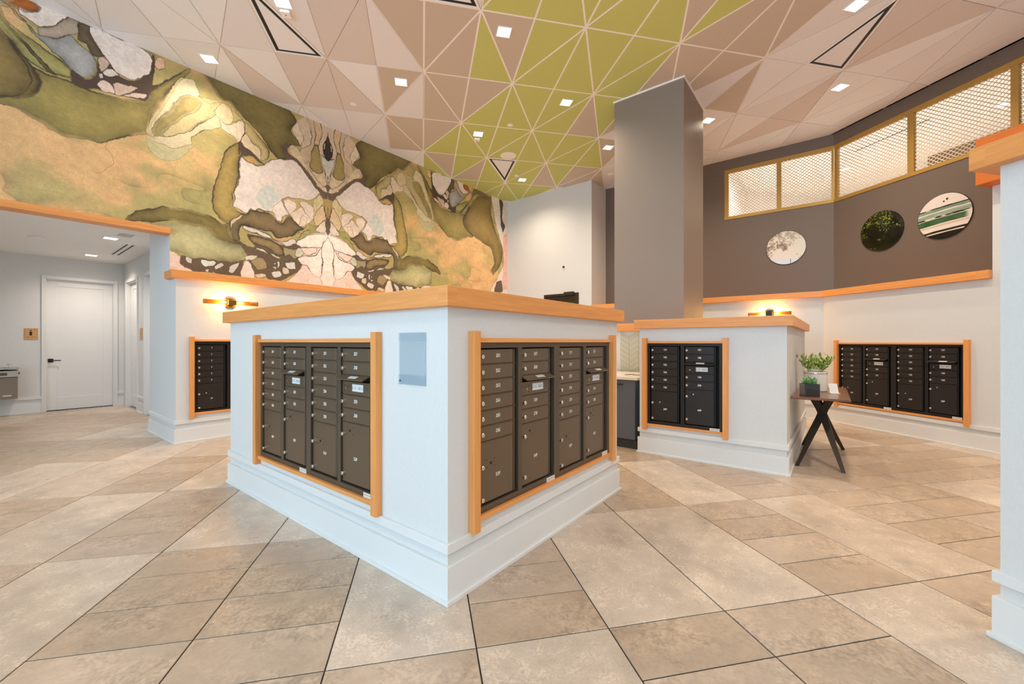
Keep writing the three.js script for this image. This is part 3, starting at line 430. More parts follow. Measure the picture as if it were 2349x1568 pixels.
P('#e4d6ca', 0.008, 0.85, 0, [3.43, 4.84, 3.35, 4.76, 3.28, 4.76, 3.19, 4.81, 3.12, 4.9, 3.07, 5, 3.25, 5.04, 3.38, 4.96]);
P('#bba893', 0.008, 0.7, 0.05, [3.3, 4.74, 3.19, 4.8, 3.12, 4.9, 3.06, 5, 2.97, 4.99, 2.98, 4.9, 3.04, 4.8, 3.17, 4.69, 3.28, 4.66]);
P('#e6d8cd', 0.008, 0.7, 0, [2.91, 4.98, 2.77, 5.01, 2.48, 4.99, 2.34, 4.95, 2.35, 4.73, 2.5, 4.57, 2.61, 4.55, 2.7, 4.57, 2.71, 4.64, 2.78, 4.73, 2.84, 4.82, 2.89, 4.91]);
P('#c46f2b', 0.02, 0.7, 0.04, [3.6, 4.89, 3.54, 4.88, 3.38, 5.01, 3.28, 4.98, 3.3, 4.92, 3.38, 4.86, 3.44, 4.85, 3.52, 4.86]);
P('#6d5c46', 0.008, 0.8, 0.04, [2.99, 4.98, 2.9, 4.99, 2.89, 4.9, 2.83, 4.79, 2.77, 4.72, 2.78, 4.69, 2.86, 4.67, 2.93, 4.77, 2.99, 4.78]);
P('#4a3b30', 0.004, 0.6, 0, [3.06, 4.34, 3.04, 4.42, 2.94, 4.35, 2.84, 4.47, 2.82, 4.64, 2.78, 4.69, 2.71, 4.64, 2.66, 4.58, 2.63, 4.53, 2.5, 4.56, 2.37, 4.71, 2.33, 4.96, 2.3, 4.97, 2.32, 4.75, 2.33, 4.59, 2.26, 4.63, 2.29, 4.55, 2.34, 4.51, 2.36, 4.39, 2.41, 4.33, 2.57, 4.32, 2.71, 4.29, 2.84, 4.28, 2.94, 4.24, 3.03, 4.24]);
P('#dcc4b4', 0.008, 0.8, 0, [2.84, 4.34, 2.79, 4.42, 2.7, 4.39, 2.69, 4.31, 2.78, 4.28]);
P('#cfb49e', 0.008, 0.8, 0, [2.69, 4.41, 2.59, 4.47, 2.47, 4.49, 2.52, 4.4, 2.63, 4.31, 2.69, 4.31]);
P('#d8c0af', 0.008, 0.8, 0, [2.62, 4.32, 2.51, 4.4, 2.38, 4.45, 2.4, 4.36, 2.54, 4.33]);
P('#dfd1c3', 0.008, 0.8, 0, [2.78, 4.56, 2.69, 4.59, 2.63, 4.53, 2.74, 4.48, 2.79, 4.49]);
P('#c9b09b', 0.008, 0.8, 0, [2.82, 4.65, 2.77, 4.69, 2.71, 4.64, 2.74, 4.59, 2.81, 4.5]);
P('#d8ccc0', 0.008, 0.8, 0, [2.83, 4.47, 2.79, 4.49, 2.79, 4.44, 2.82, 4.42]);
P('#d9b392', 0.008, 0.8, 0, [2.29, 4.94, 2.21, 4.97, 2.19, 4.85, 2.26, 4.81, 2.31, 4.85]);
P('#c1b180', 0.006, 0.75, 0, [2.04, 4.82, 2.13, 4.63, 2.27, 4.32, 2.35, 4.14, 2.4, 3.96, 2.3, 3.93, 2.2, 3.98, 2.05, 4.06, 1.93, 4.16, 1.77, 4.35, 1.63, 4.49, 1.65, 4.54, 1.57, 4.68, 1.64, 4.72, 1.73, 4.69, 1.81, 4.67, 1.88, 4.71, 1.89, 4.82, 1.93, 4.85]);
P('#d7c7a2', 0.004, 0.5, 0, [2.03, 4.8, 1.91, 4.86, 1.87, 4.78, 1.81, 4.69, 1.89, 4.64, 1.98, 4.62, 2.11, 4.43, 2.24, 4.22, 2.31, 4.08, 2.34, 4.01, 2.37, 4, 2.3, 4.17, 2.17, 4.45]);
P('#a89658', 0.016, 0.85, 0.06, [1.98, 4.62, 2.05, 4.54, 2.11, 4.41, 2.18, 4.3, 2.26, 4.19, 2.31, 4.1, 2.33, 4, 2.3, 3.94, 2.21, 3.98, 2.2, 4.04, 2.13, 4.15, 2.04, 4.26, 1.89, 4.42, 1.79, 4.58, 1.89, 4.64]);
P('#d1c39d', 0.006, 0.8, 0, [2.3, 3.94, 2.2, 3.98, 2.05, 4.06, 1.93, 4.16, 1.77, 4.35, 1.63, 4.49, 1.57, 4.45, 1.52, 4.41, 1.61, 4.32, 1.7, 4.25, 1.77, 4.23, 1.91, 4.08, 1.93, 3.98, 1.99, 3.93, 2.08, 3.86, 2.17, 3.84, 2.29, 3.87]);
P('#bfb588', 0.004, 0.6, 0, [2.4, 3.92, 2.3, 3.92, 2.29, 3.87, 2.17, 3.84, 2.08, 3.86, 1.99, 3.92, 1.93, 3.98, 1.89, 3.98, 1.97, 3.84, 2.09, 3.71, 2.21, 3.66, 2.3, 3.68, 2.37, 3.75]);
P('#d6c197', 0.006, 0.7, 0, [1.65, 4.54, 1.57, 4.68, 1.5, 4.69, 1.44, 4.61, 1.44, 4.49, 1.52, 4.41, 1.58, 4.43, 1.63, 4.48]);
P('#e0cdb1', 0.005, 0.8, 0, [1.59, 4.44, 1.52, 4.41, 1.38, 4.51, 1.31, 4.54, 1.27, 4.44, 1.32, 4.3, 1.36, 4.22, 1.44, 4.29, 1.57, 4.33]);
P('#7d7041', 0.014, 0.7, 0.1, [1.81, 5.06, 1.78, 4.98, 1.68, 4.87, 1.57, 4.74, 1.46, 4.74, 1.41, 4.67, 1.33, 4.62, 1.22, 4.55, 1.08, 4.46, 0.96, 4.32, 0.89, 4.22, 0.79, 4.17, 0.66, 4.24, 0.71, 4.31, 0.71, 4.41, 0.63, 4.48, 0.47, 4.5, 0.58, 4.64, 0.61, 4.73, 0.51, 4.88, 0.63, 5, 0.79, 5.06, 1.08, 5.15, 1.42, 5.17]);
P('#b8a671', 0.01, 0.85, 0.04, [1.28, 4.54, 1.16, 4.48, 1.02, 4.35, 0.94, 4.26, 0.96, 4.11, 1.06, 4.05, 1.08, 4.19, 1.16, 4.26, 1.27, 4.38]);
P('#d5bf9d', 0.006, 0.7, 0, [1.32, 4.31, 1.26, 4.39, 1.16, 4.27, 1.07, 4.2, 1.06, 4.06, 1.15, 4.12, 1.27, 4.18, 1.33, 4.24]);
P('#4d3f35', 0.006, 0.6, 0, [1.36, 4.21, 1.32, 4.25, 1.27, 4.18, 1.15, 4.12, 1.06, 4.05, 0.97, 4.01, 1.09, 4.02, 1.16, 4.07, 1.29, 4.04, 1.34, 4.11]);
P('#a38c50', 0.014, 0.85, 0.05, [1.36, 4.22, 1.33, 4.06, 1.3, 4.04, 1.35, 3.93, 1.35, 3.73, 1.39, 3.61, 1.42, 3.46, 1.42, 3.39, 1.43, 3.26, 1.33, 3.19, 1.27, 3.19, 1.38, 3.11, 1.48, 2.99, 1.62, 3.08, 1.68, 3.2, 1.69, 3.33, 1.64, 3.54, 1.58, 3.8, 1.53, 4.02]);
P('#dccfc3', 0.016, 0.8, 0, [1.3, 4.03, 1.24, 3.99, 1.09, 3.97, 0.96, 4.07, 0.79, 4.17, 0.63, 4.22, 0.51, 4.2, 0.36, 4.06, 0.19, 3.92, 0.11, 3.82, 0.14, 3.81, 0.27, 3.67, 0.42, 3.63, 0.56, 3.61, 0.74, 3.55, 0.69, 3.43, 0.64, 3.33, 0.73, 3.27, 0.76, 3.19, 0.83, 3.2, 0.89, 3.3, 0.99, 3.3, 1.07, 3.31, 1.13, 3.26, 1.19, 3.29, 1.26, 3.21, 1.35, 3.24, 1.43, 3.26, 1.4, 3.39, 1.41, 3.51, 1.36, 3.65, 1.35, 3.73, 1.35, 3.93]);
P('#c3c6bb', 0.001, 0, 0, [1.09, 3.58, 0.99, 3.69, 0.87, 3.69, 0.78, 3.58, 0.77, 3.54, 0.87, 3.42, 0.94, 3.33, 1.05, 3.36, 1.13, 3.47]);
P('#c0985a', 0.005, 0.7, 0, [1.29, 4.02, 1.16, 4.06, 1.11, 4.01, 1.09, 3.98, 1.18, 3.97, 1.24, 3.99]);
P('#82723e', 0.016, 0.75, 0.09, [2.58, 2.81, 2.5, 2.92, 2.41, 2.98, 2.23, 3.05, 2.04, 3.07, 2.08, 3.09, 1.97, 3.09, 1.82, 3.07, 1.72, 3.06, 1.59, 2.99, 1.48, 2.99, 1.48, 2.89, 1.43, 2.78, 1.26, 2.73, 1.37, 2.73, 1.5, 2.74, 1.62, 2.77, 1.74, 2.86, 1.83, 2.89, 1.97, 2.9, 2.2, 2.88, 2.34, 2.82]);
P('#a8a276', 0.004, 0.5, 0.06, [2.35, 2.8, 2.2, 2.86, 1.97, 2.89, 1.83, 2.89, 1.74, 2.85, 1.62, 2.77, 1.5, 2.73, 1.26, 2.72, 1.26, 2.6, 1.29, 2.51, 1.46, 2.45, 1.6, 2.45, 1.81, 2.45, 1.89, 2.45, 2.02, 2.49, 2.15, 2.5, 2.28, 2.53]);
P('#dcc2af', 0.005, 0.6, 0, [2.32, 2.48, 2.15, 2.49, 2.08, 2.47, 2.02, 2.42, 2, 2.37, 1.89, 2.32, 1.9, 2.26, 2.32, 2.16]);
P('#e0c9bd', 0.004, 0.4, 0, [-0, 3.17, 0.12, 3.15, 0.35, 3.06, 0.49, 2.98, 0.54, 2.86, 0.5, 2.65, 0.45, 2.56, 0.46, 2.48, 0.64, 2.31, 0.77, 2.2, 0.74, 2.02, -0, 2.08]);
P('#7a6646', 0.016, 0.85, 0.05, [1.47, 3.06, 1.27, 3.18, 1.21, 3.27, 1.1, 3.27, 0.99, 3.29, 0.88, 3.25, 0.83, 3.18, 0.74, 3.18, 0.64, 3.31, 0.49, 3.18, 0.4, 3.14, 0.54, 3.06, 0.68, 2.97, 0.83, 2.92, 0.9, 2.99, 1.1, 3, 1.22, 3.03, 1.33, 3, 1.35, 2.9, 1.34, 2.79, 1.41, 2.77, 1.47, 2.9]);
P('#cdb48f', 0.006, 0.7, 0, [1.46, 3.06, 1.37, 3.13, 1.28, 3.17, 1.35, 3.09, 1.43, 3, 1.47, 2.92]);
P('#d2cabd', 0.01, 0.9, 0, [1.31, 3, 1.22, 3.03, 1.13, 2.99, 0.99, 2.97, 0.92, 2.95, 0.87, 2.89, 0.74, 2.89, 0.56, 2.96, 0.53, 2.86, 0.64, 2.82, 0.78, 2.85, 0.89, 2.88, 1.01, 2.92, 1.16, 2.94, 1.29, 2.96]);
P('#574939', 0.004, 0.6, 0, [1.36, 2.78, 1.26, 2.72, 1.13, 2.74, 1.22, 2.82, 1.24, 2.89, 1.1, 2.92, 0.93, 2.89, 0.76, 2.82, 0.54, 2.87, 0.43, 2.81, 0.49, 2.67, 0.45, 2.56, 0.49, 2.44, 0.64, 2.36, 0.76, 2.27, 0.93, 2.26, 0.99, 2.29, 1.15, 2.31, 1.22, 2.5, 1.28, 2.49, 1.29, 2.29, 1.33, 2.25, 1.46, 2.26, 1.68, 2.27, 1.9, 2.26, 2.04, 2.35, 2.02, 2.46, 1.93, 2.45, 1.81, 2.45, 1.6, 2.44, 1.46, 2.45, 1.29, 2.51, 1.26, 2.6]);
P('#8d7851', 0.01, 0.8, 0.03, [1.22, 2.87, 1.1, 2.9, 0.93, 2.87, 0.78, 2.8, 0.72, 2.68, 0.83, 2.66, 0.96, 2.74, 1.16, 2.78]);
P('#8f8262', 0.008, 0.7, 0, [0.74, 2.8, 0.62, 2.79, 0.43, 2.82, 0.49, 2.69, 0.56, 2.65, 0.64, 2.68, 0.71, 2.64]);
P('#b9b69f', 0.006, 0.7, 0, [0.54, 2.79, 0.43, 2.84, 0.4, 2.75, 0.49, 2.68, 0.55, 2.7]);
P('#c6c7bc', 0.008, 0.7, 0, [0.92, 2.37, 0.77, 2.42, 0.76, 2.35, 0.86, 2.29]);
P('#bcbcb1', 0.008, 0.7, 0, [0.71, 2.56, 0.55, 2.6, 0.54, 2.48, 0.66, 2.47]);
P('#c2c3ba', 0.008, 0.7, 0, [1.49, 2.32, 1.43, 2.42, 1.33, 2.45, 1.37, 2.36, 1.42, 2.29]);
P('#cbc5b9', 0.008, 0.7, 0, [1.66, 2.36, 1.6, 2.41, 1.55, 2.39, 1.64, 2.32]);
P('#bec1b6', 0.008, 0.7, 0, [1.8, 2.42, 1.64, 2.42, 1.68, 2.36, 1.8, 2.35]);
P('#c9c0aa', 0.008, 0.7, 0, [1.13, 2.73, 1.03, 2.71, 0.94, 2.65, 0.99, 2.65]);
P('#c9c2b4', 0.008, 0.7, 0, [0.91, 2.46, 0.83, 2.48, 0.85, 2.43]);
P('#baab96', 0.008, 0.7, 0, [1.14, 2.32, 1, 2.35, 0.98, 2.29, 1.1, 2.27]);
P('#8c7a58', 0.008, 0.7, 0, [1.21, 2.55, 1, 2.58, 0.96, 2.44, 1.1, 2.4, 1.15, 2.46]);
P('#c4b9a2', 0.008, 0.7, 0, [0.93, 2.67, 0.81, 2.64, 0.76, 2.6, 0.88, 2.62]);
P('#b8b5a4', 0.008, 0.7, 0, [1.97, 2.45, 1.91, 2.44, 1.92, 2.36, 1.97, 2.39]);
P('#cfc6b4', 0.008, 0.7, 0, [1.27, 2.57, 1.1, 2.61, 1.13, 2.55, 1.26, 2.51]);
P('#d0c8ba', 0.008, 0.7, 0, [0.83, 2.55, 0.79, 2.55, 0.79, 2.46, 0.82, 2.48]);
P('#c8bfae', 0.008, 0.7, 0, [0.87, 2.54, 0.84, 2.52, 0.88, 2.49]);
P('#b5aa92', 0.008, 0.7, 0, [0.74, 2.48, 0.67, 2.48, 0.64, 2.41, 0.73, 2.38]);
P('#c9bfb0', 0.008, 0.7, 0, [1.77, 2.3, 1.73, 2.31, 1.73, 2.27, 1.77, 2.27]);
P('#dfccbf', 0.005, 0.5, 0, [1.28, 2.48, 1.22, 2.5, 1.17, 2.43, 1.14, 2.26, 1.32, 2.24]);
P('#e7d6ca', 0.01, 0.7, 0, [0.49, 2.98, 0.35, 3.05, 0.12, 3.13, -0, 3.14, -0, 3.03, 0.07, 3, 0.11, 2.91, 0.2, 2.87, 0.42, 2.85, 0.54, 2.86]);
P('#e6cabb', 0.008, 0.7, 0, [0.46, 2.83, 0.2, 2.87, 0.21, 2.79, 0.35, 2.73, 0.43, 2.76]);
P('#e8d8cc', 0.01, 0.75, 0, [0.5, 2.65, 0.42, 2.71, 0.21, 2.75, 0.11, 2.9, 0.09, 2.66, 0.11, 2.46, 0.15, 2.38, 0.24, 2.41, 0.35, 2.54, 0.45, 2.56]);
P('#ead9cd', 0.009, 0.8, 0, [-0.02, 3.05, 0.05, 3.01, 0.12, 2.88, 0.09, 2.66, 0.11, 2.46, 0.14, 2.37, 0.09, 2.26, 0.08, 2.08, -0.02, 2.09]);
P('#decdbd', 0.006, 0.65, 0, [0.72, 3.53, 0.59, 3.57, 0.51, 3.53, 0.59, 3.37, 0.64, 3.33]);
P('#dbc7b2', 0.006, 0.65, 0, [0.62, 3.34, 0.46, 3.49, 0.38, 3.41, 0.25, 3.33, 0.4, 3.2, 0.49, 3.18]);
P('#dac8b6', 0.006, 0.65, 0, [0.46, 3.57, 0.35, 3.62, 0.25, 3.54, 0.24, 3.46, 0.25, 3.33, 0.38, 3.41]);
P('#d9c6b0', 0.006, 0.65, 0, [0.49, 3.18, 0.43, 3.36, 0.35, 3.32, 0.4, 3.19]);
P('#c9b98c', 0.006, 0.65, 0, [0.24, 3.65, 0.14, 3.79, 0.07, 3.7, 0.17, 3.48, 0.24, 3.35, 0.25, 3.51]);
P('#9a8355', 0.01, 0.7, 0, [-0.02, 3.78, 0.08, 3.74, 0.06, 3.62, 0.04, 3.51, 0.01, 3.38, -0.02, 3.38]);
P('#cbb28c', 0.008, 0.8, 0, [0.08, 3.63, 0.03, 3.45, 0.02, 3.4, 0.09, 3.35, 0.14, 3.29, 0.22, 3.24, 0.23, 3.35, 0.21, 3.47]);
P('#cfc2b0', 0.008, 0.85, 0, [0.09, 3.35, 0.04, 3.37, 0.04, 3.19, 0.12, 3.15, 0.22, 3.17, 0.18, 3.25]);
P('#544636', 0.004, 0.5, 0, [-0.02, 3.41, 0.03, 3.37, 0.04, 3.19, -0, 3.14, -0.02, 3.15]);
P('#cdb79a', 0.004, 0.5, 0, [0.59, 4.72, 0.51, 4.88, 0.44, 4.96, 0.36, 5.02, 0.19, 5.04, -0.01, 5.02, -0.01, 3.92, 0.11, 3.82, 0.23, 3.99, 0.37, 4.16, 0.5, 4.34, 0.44, 4.48, 0.47, 4.5]);
P('#d7c5a8', 0.006, 0.9, 0, [0.59, 4.72, 0.51, 4.86, 0.44, 4.68, 0.41, 4.61, 0.46, 4.5]);
P('#c4ae8c', 0.01, 0.95, 0, [0.36, 5.02, 0.29, 4.85, 0.3, 4.6, 0.44, 4.47, 0.5, 4.34, 0.36, 4.25, 0.3, 4.39, 0.24, 4.56, 0.22, 4.78, 0.23, 5.02]);
P('#c9ad88', 0.01, 0.95, 0, [0.23, 5.02, 0.22, 4.78, 0.24, 4.63, 0.17, 4.6, 0.14, 4.65, 0.1, 4.87, 0.14, 5.03]);
P('#c8b693', 0.008, 0.9, 0, [0.36, 4.25, 0.23, 4.06, 0.11, 3.95, 0.02, 3.95, 0.01, 4.09, 0.08, 4.24, 0.14, 4.14, 0.26, 4.15, 0.32, 4.26]);
P('#93804e', 0.024, 0.95, 0, [0.22, 4.61, 0.16, 4.59, 0.11, 4.32, 0.08, 4.21, 0.14, 4.14, 0.26, 4.15, 0.31, 4.25, 0.28, 4.45]);
P('#cbc9b7', 0.012, 0.95, 0, [0.12, 4.47, 0.07, 4.46, -0.01, 4.4, -0.01, 4.01, 0.02, 4.05, 0.05, 4.22, 0.08, 4.28]);
P('#2d2822', 0.004, 0.5, 0, [-0.01, 4.96, 0.01, 4.82, 0.08, 4.65, 0.09, 4.54, 0.06, 4.46, -0.01, 4.41]);
P('#c7bfa9', 0.004, 0.5, 0, [0.06, 4.67, 0.04, 4.69, 0.05, 4.59, 0.07, 4.58]);
P('#5a4a3c', 0.006, 0.6, 0, [-0.01, 3.77, 0.08, 3.74, 0.16, 3.84, 0.37, 4.05, 0.51, 4.19, 0.63, 4.22, 0.72, 4.22, 0.72, 4.35, 0.69, 4.46, 0.59, 4.48, 0.47, 4.49, 0.59, 4.43, 0.65, 4.38, 0.65, 4.31, 0.5, 4.26, 0.36, 4.13, 0.23, 3.98, 0.13, 3.9, -0.01, 3.99]);
P('#cfbb98', 0.005, 0.7, 0, [0.64, 4.4, 0.59, 4.46, 0.5, 4.42, 0.36, 4.21, 0.32, 4.12, 0.47, 4.22, 0.61, 4.32]);
P('#b9ab92', 0.004, 0.6, 0, [0.05, 3.94, 0.02, 3.91, 0, 3.86, 0.08, 3.86, 0.14, 3.89]);
V(0.006, 0.75, [2.4, 3.93, 2.34, 3.95, 2.2, 3.98, 2.04, 4.07, 1.88, 4.24, 1.72, 4.43]);
V(0.01, 0.8, [1.98, 4.98, 2.04, 4.87, 2.22, 4.66, 2.34, 4.53]);
V(0.01, 0.8, [1.83, 4.69, 1.75, 4.63, 1.7, 4.62, 1.66, 4.66, 1.58, 4.69, 1.5, 4.71, 1.46, 4.68]);
V(0.022, 0.85, [1.5, 4.71, 1.44, 4.68, 1.4, 4.63, 1.34, 4.59, 1.3, 4.57, 1.44, 4.49]);
V(0.012, 0.85, [1.31, 4.55, 1.27, 4.49, 1.28, 4.39, 1.32, 4.3, 1.35, 4.21]);
V(0.005, 0.8, [1.59, 4.44, 1.52, 4.4, 1.36, 4.24]);
V(0.004, 0.7, [1.59, 4.32, 1.46, 4.24, 1.37, 4.21]);
V(0.004, 0.7, [1.38, 4.51, 1.39, 4.41, 1.37, 4.28]);
V(0.004, 0.6, [1.36, 4.51, 1.32, 4.41, 1.31, 4.33]);
V(0.004, 0.5, [1.06, 3.99, 0.89, 3.79, 0.79, 3.62, 0.75, 3.52]);
V(0.003, 0.5, [0.85, 3.99, 0.71, 3.87, 0.63, 3.73, 0.58, 3.62]);
V(0.003, 0.45, [0.63, 4.2, 0.47, 4.06, 0.44, 3.93, 0.33, 3.83, 0.19, 3.87]);
V(0.012, 0.8, [0.74, 3.55, 0.58, 3.61, 0.5, 3.57, 0.46, 3.5]);
V(0.01, 0.8, [0.74, 3.55, 0.82, 3.46, 0.9, 3.36]);
V(0.005, 0.7, [0.74, 3.55, 0.68, 3.4, 0.55, 3.22, 0.46, 3.16]);
V(0.012, 0.7, [-0, 3.78, -0, 3.32]);
V(0.008, 0.6, [2.74, 3.71, 2.75, 3.63, 2.7, 3.54, 2.69, 3.45, 2.77, 3.35, 2.84, 3.29]);
V(0.01, 0.35, [3.32, 2.98, 3.19, 2.98, 3.07, 2.95, 2.98, 2.87, 2.84, 2.85, 2.7, 2.81]);
V(0.008, 0.3, [3.35, 3.28, 3.25, 3.28, 3.16, 3.19, 3.05, 3.18]);
V(0.012, 0.9, [0.49, 3.07, 0.43, 3.13, 0.35, 3.21]);
V(0.01, 0.9, [0.51, 3, 0.38, 3.11, 0.32, 3.15]);
V(0.012, 0.85, [0.47, 4.49, 0.41, 4.6, 0.42, 4.69, 0.46, 4.77]);
V(0.006, 0.7, [0.14, 3.81, 0.09, 3.74, -0, 3.75]);
P('#8a7443', 0.014, 0.8, 0.1, [3.79, 4.86, 3.43, 4.4, 3.33, 4.13, 3.47, 3.91, 3.88, 3.77, 4.27, 3.67, 4.41, 3.3, 4.27, 3.11, 4.38, 2.99, 4.69, 3.38, 4.71, 3.75, 4.45, 4.15, 4.27, 4.52, 4.31, 4.95]);
P('#e0d2c4', 0.008, 0.8, 0, [4.31, 5.01, 4.69, 4.99, 4.98, 5, 5.03, 2.52, 4.18, 2.45, 4.54, 2.96, 4.78, 3.36, 4.73, 3.75, 4.54, 4.17, 4.45, 4.36, 4.36, 4.72]);
P('#4b4034', 0.004, 0.5, 0, [4.61, 4.97, 4.76, 4.95, 4.73, 4.51, 4.83, 4.35, 4.76, 4.18, 4.66, 4.37, 4.64, 4.7]);
P('#e3b3a3', 0.006, 0.4, 0, [4.76, 4.03, 5.03, 4.11, 5.03, 2.77, 4.73, 2.74, 4.78, 3.39]);
P('#5a4c40', 0.01, 0.5, 0, [4.5, 2.84, 4.69, 2.89, 4.73, 2.62, 4.41, 2.56]);
P('#7a6b45', 0.012, 0.8, 0.05, [3.67, 5, 4.09, 4.97, 4.27, 4.88, 4, 4.86, 3.71, 4.84, 3.27, 4.36, 3.16, 4.31, 3.51, 4.67]);
const MW = 4.93, MY0 = 2.18, MY1 = 5.0;
const muralTex = texture(1720, 984, (u, v) => {
  const a0 = u * MW, y0 = MY0 + v * (MY1 - MY0), n1 = fbm(a0 * 9, y0 * 9, 3, 101) - 0.5, n2 = fbm(a0 * 9, y0 * 9, 3, 131) - 0.5, f1 = vn(a0 * 60, y0 * 60, 151) - 0.5, f2 = vn(a0 * 60, y0 * 60, 161) - 0.5;
  const a = a0 + 0.045 * n1 + 0.008 * f1, y = y0 + 0.05 * n2 + 0.008 * f2, cloud = fbm(a0 * 1.3 + 3, y0 * 1.6, 4, 171), cloud2 = fbm(a0 * 2.1, y0 * 2.3 + 7, 4, 181), fine = fbm(a0 * 26, y0 * 26, 3, 191), grain = vn(a0 * 130, y0 * 130, 201);
  // washes of gold, peach and olive
  const peach = sstep(0.40, 0.62, cloud + 0.14 * sstep(2.0, 3.2, a0) * sstep(4.4, 3.6, y0) - 0.12 * sstep(2.2, 1.2, a0)), green = sstep(0.42, 0.66, cloud2 + 0.1 * sstep(3.2, 2.7, y0)), wash = fbm(a0 * 4, y0 * 5, 4, 231);
  let c = [lerp(190, 226, peach), lerp(172, 182, peach), lerp(110, 126, peach)]; c = [lerp(c[0], 166, green * 0.7), lerp(c[1], 158, green * 0.65), lerp(c[2], 98, green * 0.65)];
  const fold = fbm(a0 * 1.1 + 0.5 * y0, y0 * 2.4 - 0.5 * a0, 3, 211) * 3, step = fold - Math.floor(fold), crease = 0.16 * Math.exp(-step * 9) * sstep(0.35, 0.6, fbm(a0 * 2, y0 * 2, 2, 241)); c = c.map((k) => k * (1 - crease) * (0.90 + 0.22 * wash));
  const ridge = Math.abs(fbm(a0 * 5, y0 * 4, 3, 251) - 0.5), ridge2 = Math.abs(fbm(a0 * 9 + 4, y0 * 7, 2, 261) - 0.5);
  for (const s of muralShapes) {
    if (a < s.b[0] || a > s.b[1] || y < s.b[2] || y > s.b[3]) continue;
    let d2 = 9, inside = false; const p = s.p, n = p.length;
    for (let i = s.closed ? 0 : 1, j = s.closed ? n - 1 : 0; i < n; j = i++) {
      const ax = p[j][0], ay = p[j][1], bx = p[i][0] - ax, by = p[i][1] - ay, t = clamp(((a - ax) * bx + (y - ay) * by) / (bx * bx + by * by + 1e-9)), dx = a - ax - t * bx, dy = y - ay - t * by, q = dx * dx + dy * dy; if (q < d2) d2 = q;
      if (s.closed && (ay > y) !== (p[i][1] > y) && a < bx * (y - ay) / by + ax) inside = !inside;
    }
    const d = Math.sqrt(d2), vary = 0.25 + 1.25 * fbm(a0 * 4 + s.edge * 99, y0 * 4, 3, 221), soft = sstep(0.50, 0.68, fbm(a0 * 2.3 + s.edge * 37, y0 * 2.3, 2, 271));
    if (inside) {
      const m = sstep(0, 0.005 + 0.035 * soft * (s.rim ? 1 : 0.15), d), w = 0.90 + 0.14 * cloud2 + 0.08 * wash + 0.04 * (fine - 0.5), pale = s.c[0] > 190 ? 1 : 0; let q = s.c.map((k) => k * w * (pale ? 1.06 : 1.16));
      if (pale) { const vein = 0.4 * Math.exp(-ridge * 150) * soft; q = [lerp(q[0], 150, vein * 0.5), lerp(q[1], 118, vein * 0.55), lerp(q[2], 84, vein * 0.6)]; }
      if (s.rim) q = q.map((k) => k * (1 - 0.36 * Math.exp(-d / (s.rim * 1.2)) * vary));
      c = c.map((k, i) => lerp(k, q[i], m));
    }
    const line = s.dark * (1 - 0.6 * soft) * clamp(Math.exp(-((d / (s.edge * vary * (inside ? 0.8 : 0.3))) ** 2)) * 1.1); c = [lerp(c[0], 56, line), lerp(c[1], 46, line), lerp(c[2], 36, line)];
  }
  const k = 0.92 + 0.10 * fine + 0.09 * grain; return [c[0] * k, c[1] * k, c[2] * k];
}, true, false);
{
  const l = [];
  for (const [z0, z1, yb] of [[3.4, -1.55, 2.78], [-1.55, -3.702, MY0], [-3.702, -8.63, MY0]]) {
    const g = new THREE.PlaneGeometry(1, 1).toNonIndexed(), p = g.attributes.position, uv = g.attributes.uv;
    for (let i = 0; i < p.count; i++) { const s = p.getX(i) + 0.5, z = lerp(z0, z1, s), y = lerp(yb, MY1, p.getY(i) + 0.5); p.setXYZ(i, 0, y, z); uv.setXY(i, Math.abs(z + 3.702) / MW, (y - MY0) / (MY1 - MY0)); }
    g.computeVertexNormals(); l.push(g);
  }
  const m = mesh('wall_mural', merge(l), std({ map: muralTex, roughness: 0.62 })); m.position.x = MX + 0.002; m.userData = { label: 'olive, gold and white ink-wash mural wallpaper covering the upper left wall', category: 'mural' };
  muralTex.wrapS = THREE.MirroredRepeatWrapping;
}

// ---------------------------------------------------------------- round glass prints on the dark wall
function roundPrint(label, pos, turn, draw) {
  const o = thing('round_wall_print', label, 'wall art', pos, turn, undefined), t = texture(384, 384, draw, true, false);
  mesh('backing', cyl(0.316, 0.316, 0.014, 0, 0, 0.008, 'z', 64), black, o);
  const g = new THREE.CircleGeometry(0.311, 64); g.translate(0, 0, 0.0155); mesh('print', g, phys({ map: t, roughness: 0.12, clearcoat: 1, clearcoatRoughness: 0.04 }), o);
}
const mixc = (a, b, t) => a.map((k, i) => lerp(k, b[i], t));
const cells = (x, y, s) => { let b = 9, id = 0; const ix = Math.floor(x), iy = Math.floor(y); for (let j = -1; j <= 1; j++) for (let i = -1; i <= 1; i++) { const px = ix + i + hash(ix + i, iy + j, s), py = iy + j + hash(ix + i, iy + j, s + 1), d = (x - px) ** 2 + (y - py) ** 2; if (d < b) { b = d; id = hash(ix + i, iy + j, s + 2); } } return [Math.sqrt(b), id]; };
